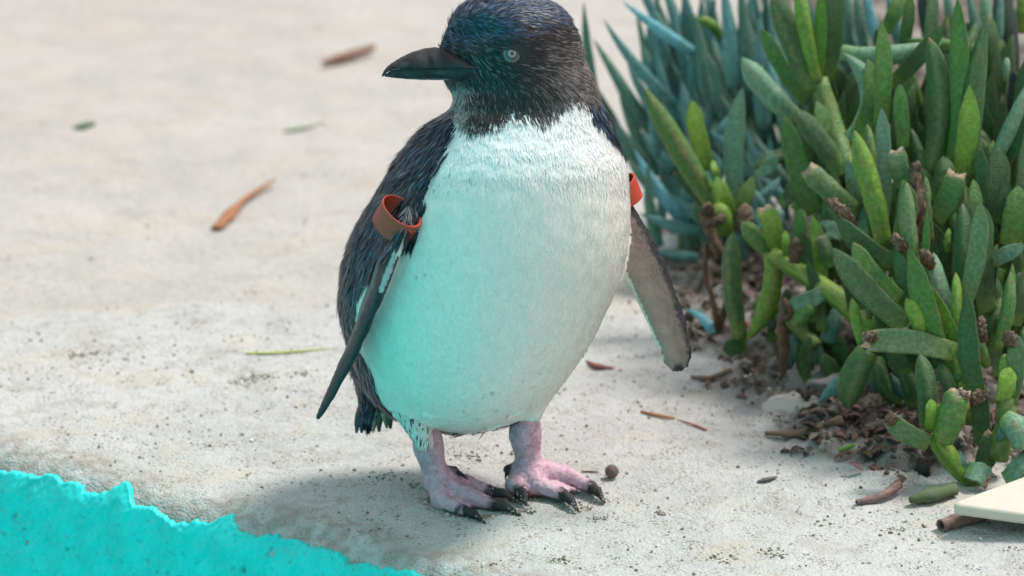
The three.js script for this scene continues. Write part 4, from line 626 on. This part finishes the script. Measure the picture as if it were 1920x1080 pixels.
tube('twig', [[1202, 771, 0.001], [1235, 779, 0.0015], [1266, 784, 0.001]], [0.0008, 0.0012, 0.0007], [0.36, 0.16, 0.07], 'thin orange twig on the ledge right of the penguin feet', 'twig');
tube('twig', [[1270, 786, 0.001], [1300, 796, 0.001], [1324, 806, 0.001]], [0.0004, 0.0007, 0.001], [0.33, 0.14, 0.1], 'fine reddish stalk lying at the tip of the thin orange twig', 'twig');
tube('twig', [[1436, 812, 0.002], [1500, 812, 0.003], [1540, 800, 0.004], [1580, 786, 0.006]], [0.0016, 0.0036, 0.003, 0.004], [0.17, 0.1, 0.065], 'crooked brown stick leading from the plants onto the ledge', 'twig', 0.8, 0.35);
tube('twig', [[1296, 706, 0.002], [1330, 710, 0.002], [1372, 694, 0.003]], [0.0012, 0.0024, 0.002], [0.15, 0.1, 0.07], 'short brown stick lying below the right flipper tip', 'twig');
tube('dead_leaf', [[1100, 676, 0.001], [1120, 686, 0.002], [1150, 690, 0.001]], [0.0008, 0.003, 0.001], [0.2, 0.07, 0.06], 'small red-brown leaf right of the penguin belly', 'dead leaf', 0.5);
tube('wood_chip', [[1420, 903, 0.001], [1438, 898, 0.0018], [1456, 894, 0.001]], [0.001, 0.0022, 0.001], [0.1, 0.09, 0.09], 'dark grey chip lying alone on the right of the ledge', 'wood chip', 0.5);
tube('twig', [[1090, 884, 0.001], [1110, 884, 0.001], [1122, 885, 0.001]], [0.0004, 0.0006, 0.0004], [0.16, 0.1, 0.09], 'short thread-like stalk left of the round pellet', 'twig');
tube('leaf_scrap', [[1572, 846, 0.002], [1586, 840, 0.0025], [1602, 834, 0.002]], [0.0008, 0.002, 0.0012], [0.17, 0.27, 0.05], 'bright green leaf scrap at the edge of the leaf litter', 'leaf scrap');
tube('leaf_scrap', [[1706, 938, 0.004], [1740, 930, 0.005], [1790, 918, 0.004]], [0.0022, 0.005, 0.004], [0.08, 0.11, 0.05], 'fallen green-brown leaf lying left of the cream slab', 'leaf scrap');
function quill(pts, r, label) {                                      // rolled bark: an open tube with a wall
  const P = pts.map((p) => gnd(p[0], p[1], p[2])), curve = new THREE.CatmullRomCurve3(P), rings = [[], []], all = [], n = 16;
  for (const inner of [0, 1]) for (let i = 0; i <= n; i++) { const t = inner ? 1 - i / n : i / n, p = curve.getPoint(t), d = curve.getTangent(t), a = V(0, 1, 0).addScaledVector(d, -d.y).normalize(), b = d.clone().cross(a), ring = [], q = lerp(r[0], r[1], t) * (inner ? 0.7 : 1); for (let j = 0; j < 14; j++) { const th = j / 14 * 2 * Math.PI, w = q * (1 + 0.12 * n3(Math.cos(th), Math.sin(th), t * 3 + r[0] * 900)); ring.push(p.clone().addScaledVector(a, w * Math.sin(th)).addScaledVector(b, w * Math.cos(th))); } all.push(ring); }
  all.push(all[0]);
  solo('bark_quill', colourBy(loft(all, false), (x, y, z) => { const k = 0.75 + 0.4 * n3(x * 200, y * 600, z * 200); return [0.21 * k, 0.135 * k, 0.115 * k]; }), vcol(0.8), label, 'bark');
}
quill([[1606, 942, 0.0025], [1640, 934, 0.0035], [1668, 922, 0.0045], [1684, 908, 0.006]], [0.0018, 0.0036], 'small rolled brown bark tube standing up at one end, below the rosette');
quill([[1764, 986, 0.0042], [1800, 974, 0.0048], [1850, 962, 0.005]], [0.0044, 0.0046], 'rolled grey-brown bark tube lying under the tip of the cream slab');
{
  const lump = (r, seed, rough) => { const g = mergeVertices(new THREE.IcosahedronGeometry(r, 3).deleteAttribute('normal').deleteAttribute('uv')), p = g.attributes.position; for (let i = 0; i < p.count; i++) { const v = V().fromBufferAttribute(p, i), k = 1 + rough * n3(v.x / r * 1.5 + seed, v.y / r * 1.5, v.z / r * 1.5) + rough * 0.5 * n3(v.x / r * 4, v.y / r * 4 + seed, v.z / r * 4); p.setXYZ(i, v.x * k, v.y * k, v.z * k); } g.computeVertexNormals(); return g; };
  const place = (g, u, v, h) => { const p = gnd(u, v, h); return g.translate(p.x, p.y, p.z); };
  solo('pellet', place(lump(0.0044, 1, 0.1), 1147, 884, 0.004), std({ color: rgb(0.13, 0.09, 0.085), roughness: 0.9 }), 'round brown seed pellet on the ledge right of the penguin feet', 'pellet');
  solo('seed_pod', place(lump(0.0052, 5, 0.22), 1730, 882, 0.004), std({ color: rgb(0.012, 0.01, 0.01), roughness: 0.9 }), 'black hollow seed pod in the litter below the rosette', 'seed pod');
  solo('rock', place(lump(0.022, 9, 0.2).scale(1.1, 0.6, 0.9), 1535, 715, 0.006), std({ color: rgb(0.2, 0.185, 0.175), roughness: 0.9 }), 'grey rock half buried at the foot of the green clump', 'rock');
  solo('rock', place(lump(0.017, 14, 0.18).scale(1.2, 0.55, 1), 1490, 768, 0.001), std({ color: rgb(0.42, 0.4, 0.37), roughness: 0.92 }), 'low pale rock in front of the grey rock', 'rock');
  solo('rock', place(lump(0.0135, 17, 0.12).scale(1, 0.62, 0.8), 1263, 460, 0.006), std({ color: rgb(0.6, 0.58, 0.54), roughness: 0.9 }), 'blurred oval white stone under the blue-green clump', 'rock');
  solo('rock', place(lump(0.012, 23, 0.2).scale(1, 0.5, 0.8), 1205, 425, 0.004), std({ color: rgb(0.6, 0.58, 0.54), roughness: 0.9 }), 'blurred white stone just right of the flipper band', 'rock');
  // grit, crumbs and litter that nobody could count
  const crumb = lump(1, 3, 0.28), small = mergeVertices(new THREE.IcosahedronGeometry(1, 1).deleteAttribute('normal').deleteAttribute('uv')); { const p = small.attributes.position; for (let i = 0; i < p.count; i++) { const v = V().fromBufferAttribute(p, i), k = 1 + 0.3 * n3(v.x * 1.3, v.y * 1.3, v.z * 1.3); p.setXYZ(i, v.x * k, v.y * k * 0.8, v.z * k); } small.computeVertexNormals(); }
  const Q = rng(77), qr = (a, b) => a + (b - a) * Q(), M = new THREE.Matrix4(), quat = new THREE.Quaternion(), list = [];
  const add = (x, z, r, c) => { const e = edge(0), inPool = (x - eStart.x) * eN.x + (z - eStart.z) * eN.z; if (inPool > 0.004) return; quat.setFromEuler(new THREE.Euler(qr(0, 6), qr(0, 6), qr(0, 6))); list.push([V(x, groundY(x, z) + r * 0.25, z), quat.clone(), V(r * qr(0.7, 1.4), r * qr(0.6, 1), r * qr(0.7, 1.3)), c]); };
  const shade = () => { const k = Q(), f = qr(0.7, 1.2); return (k < 0.36 ? [0.19, 0.16, 0.125] : k < 0.75 ? [0.3, 0.265, 0.21] : [0.55, 0.53, 0.49]).map((w) => w * f); };
  for (let i = 0; i < 26000; i++) { const x = qr(-0.5, 0.5), z = qr(-0.7, 0.16); if (z < stepLine(x) + 0.02 && Q() < 0.85) continue; if (n2(x * 8, z * 8 + 30) + 0.6 * n2(x * 30, z * 30) + qr(-0.7, 0.7) < 0.1) continue; add(x, z, 0.00025 + 0.0011 * Math.pow(Q(), 5), shade()); }
  for (let i = 0; i < 45; i++) { const x = qr(-0.4, 0.34), z = qr(-0.5, 0.14), n = Math.floor(qr(4, 16)); for (let k = 0; k < n; k++) add(x + (Q() + Q() - 1) * 0.012, z + (Q() + Q() - 1) * 0.005, qr(0.00035, 0.001), shade()); }
  for (const [u, v, n, w] of [[480, 706, 60, 0.016], [450, 718, 30, 0.012], [160, 668, 30, 0.014], [560, 700, 30, 0.014], [960, 935, 60, 0.018], [905, 975, 60, 0.01], [975, 962, 70, 0.01], [1080, 950, 70, 0.012], [1130, 940, 40, 0.008], [810, 940, 60, 0.008], [850, 968, 50, 0.009], [1240, 965, 24, 0.006], [1120, 972, 26, 0.008], [1050, 1052, 40, 0.01], [715, 895, 30, 0.014], [790, 915, 30, 0.01], [880, 855, 40, 0.014], [1350, 1050, 30, 0.012], [1450, 1040, 30, 0.012]]) { const p = gnd(u, v); for (let k = 0; k < n; k++) add(p.x + (Q() + Q() - 1) * w, p.z + (Q() + Q() - 1) * w * 0.7, qr(0.0004, 0.0012), shade()); }
  for (const [tip, claw, r, hind] of claws) if (!hind) for (let k = 0; k < 34; k++) { const t = Q(), a = qr(-1.6, 1.6), q = tip.clone().lerp(claw, t), rad = r * 0.75 * (1 - 0.75 * t), gr = qr(0.00025, 0.0006), f = qr(0.7, 1.1); list.push([V(q.x + rad * Math.sin(a), q.y + 0.0014 * Math.sin(t * 3.1) + rad * Math.cos(a) * (a * a > 0.8 ? 1 : 0.9), q.z + qr(-0.4, 1) * rad * 0.7), quat.clone(), V(gr, gr, gr), Q() < 0.75 ? [0.5 * f, 0.46 * f, 0.4 * f] : [0.16, 0.13, 0.1]]); }
  for (let i = 0; i < 5500; i++) { const x = qr(0.1, 0.5), z = qr(-0.6, 0.02); if (soilAt(x, z) < 0.2 + 0.5 * Q()) continue; add(x, z, 0.0007 + 0.0028 * Math.pow(Q(), 3), Q() < 0.86 ? [0.08, 0.06, 0.045] : [0.3, 0.27, 0.23]); }
  const inst = new THREE.InstancedMesh(small, std({ color: 0xffffff, roughness: 0.92 }), list.length); list.forEach(([p, q, s, c], i) => { inst.setMatrixAt(i, M.compose(p, q, s)); inst.setColorAt(i, rgb(...c)); });
  inst.name = 'sand_grit'; inst.castShadow = inst.receiveShadow = true; scene.add(tag(inst, 'loose sand grains and dark crumbs of soil strewn over the pale ledge', 'grit', null, 'stuff'));
  // leaf litter under the plants: curled chips
  const chips = [], chipCol = [[0.1, 0.05, 0.04], [0.15, 0.08, 0.055], [0.06, 0.04, 0.036], [0.17, 0.09, 0.09], [0.2, 0.15, 0.1], [0.04, 0.03, 0.026]];
  const sites = []; for (let i = 0; i < 700; i++) { const x = qr(0.13, 0.5), z = qr(-0.55, 0.03); if (soilAt(x, z) < 0.3 * Q() + 0.15) continue; sites.push([x, z]); }
  for (let i = 0; i < 130; i++) { const p = gnd(qr(1500, 1740), qr(770, 870) + 0); sites.push([p.x, p.z]); }
  for (const [x, z] of sites) {
    const L = qr(0.003, 0.013), a = qr(0, 6.28), W = L * qr(0.12, 0.4), curl = qr(0.2, 0.9), y0 = groundY(x, z) + 0.001, rings = [], d = V(Math.cos(a), qr(-0.15, 0.35), Math.sin(a)), s = V(-Math.sin(a), 0, Math.cos(a)), N = 5;
    for (let i = 0; i <= N; i++) { const t = i / N, w = W * Math.sin(Math.PI * (0.08 + 0.87 * t)), p = V(x, y0 + L * 0.15 * Math.sin(t * 3), z).addScaledVector(d, L * t), ring = []; for (const [o, h] of [[-1, curl * 0.6], [0, 0.12], [1, curl * 0.6], [0, -0.12]]) ring.push(p.clone().addScaledVector(s, w * o).add(V(0, w * h + 0.0003, 0))); rings.push(ring); }
    const c = chipCol[Math.floor(Q() * chipCol.length)], k = qr(0.7, 1.2); chips.push(colourBy(loft(rings), () => c.map((w) => w * k)));
  }
  solo('leaf_litter', mergeGeometries(chips), vcol(0.85, { side: THREE.DoubleSide }), 'brown and purplish dead leaf litter heaped at the foot of the succulents', 'leaf litter', null, 'stuff');
}
scene.traverse((o) => { if (o.isMesh) o.castShadow = o.receiveShadow = true; });
renderer.render(scene, camera);
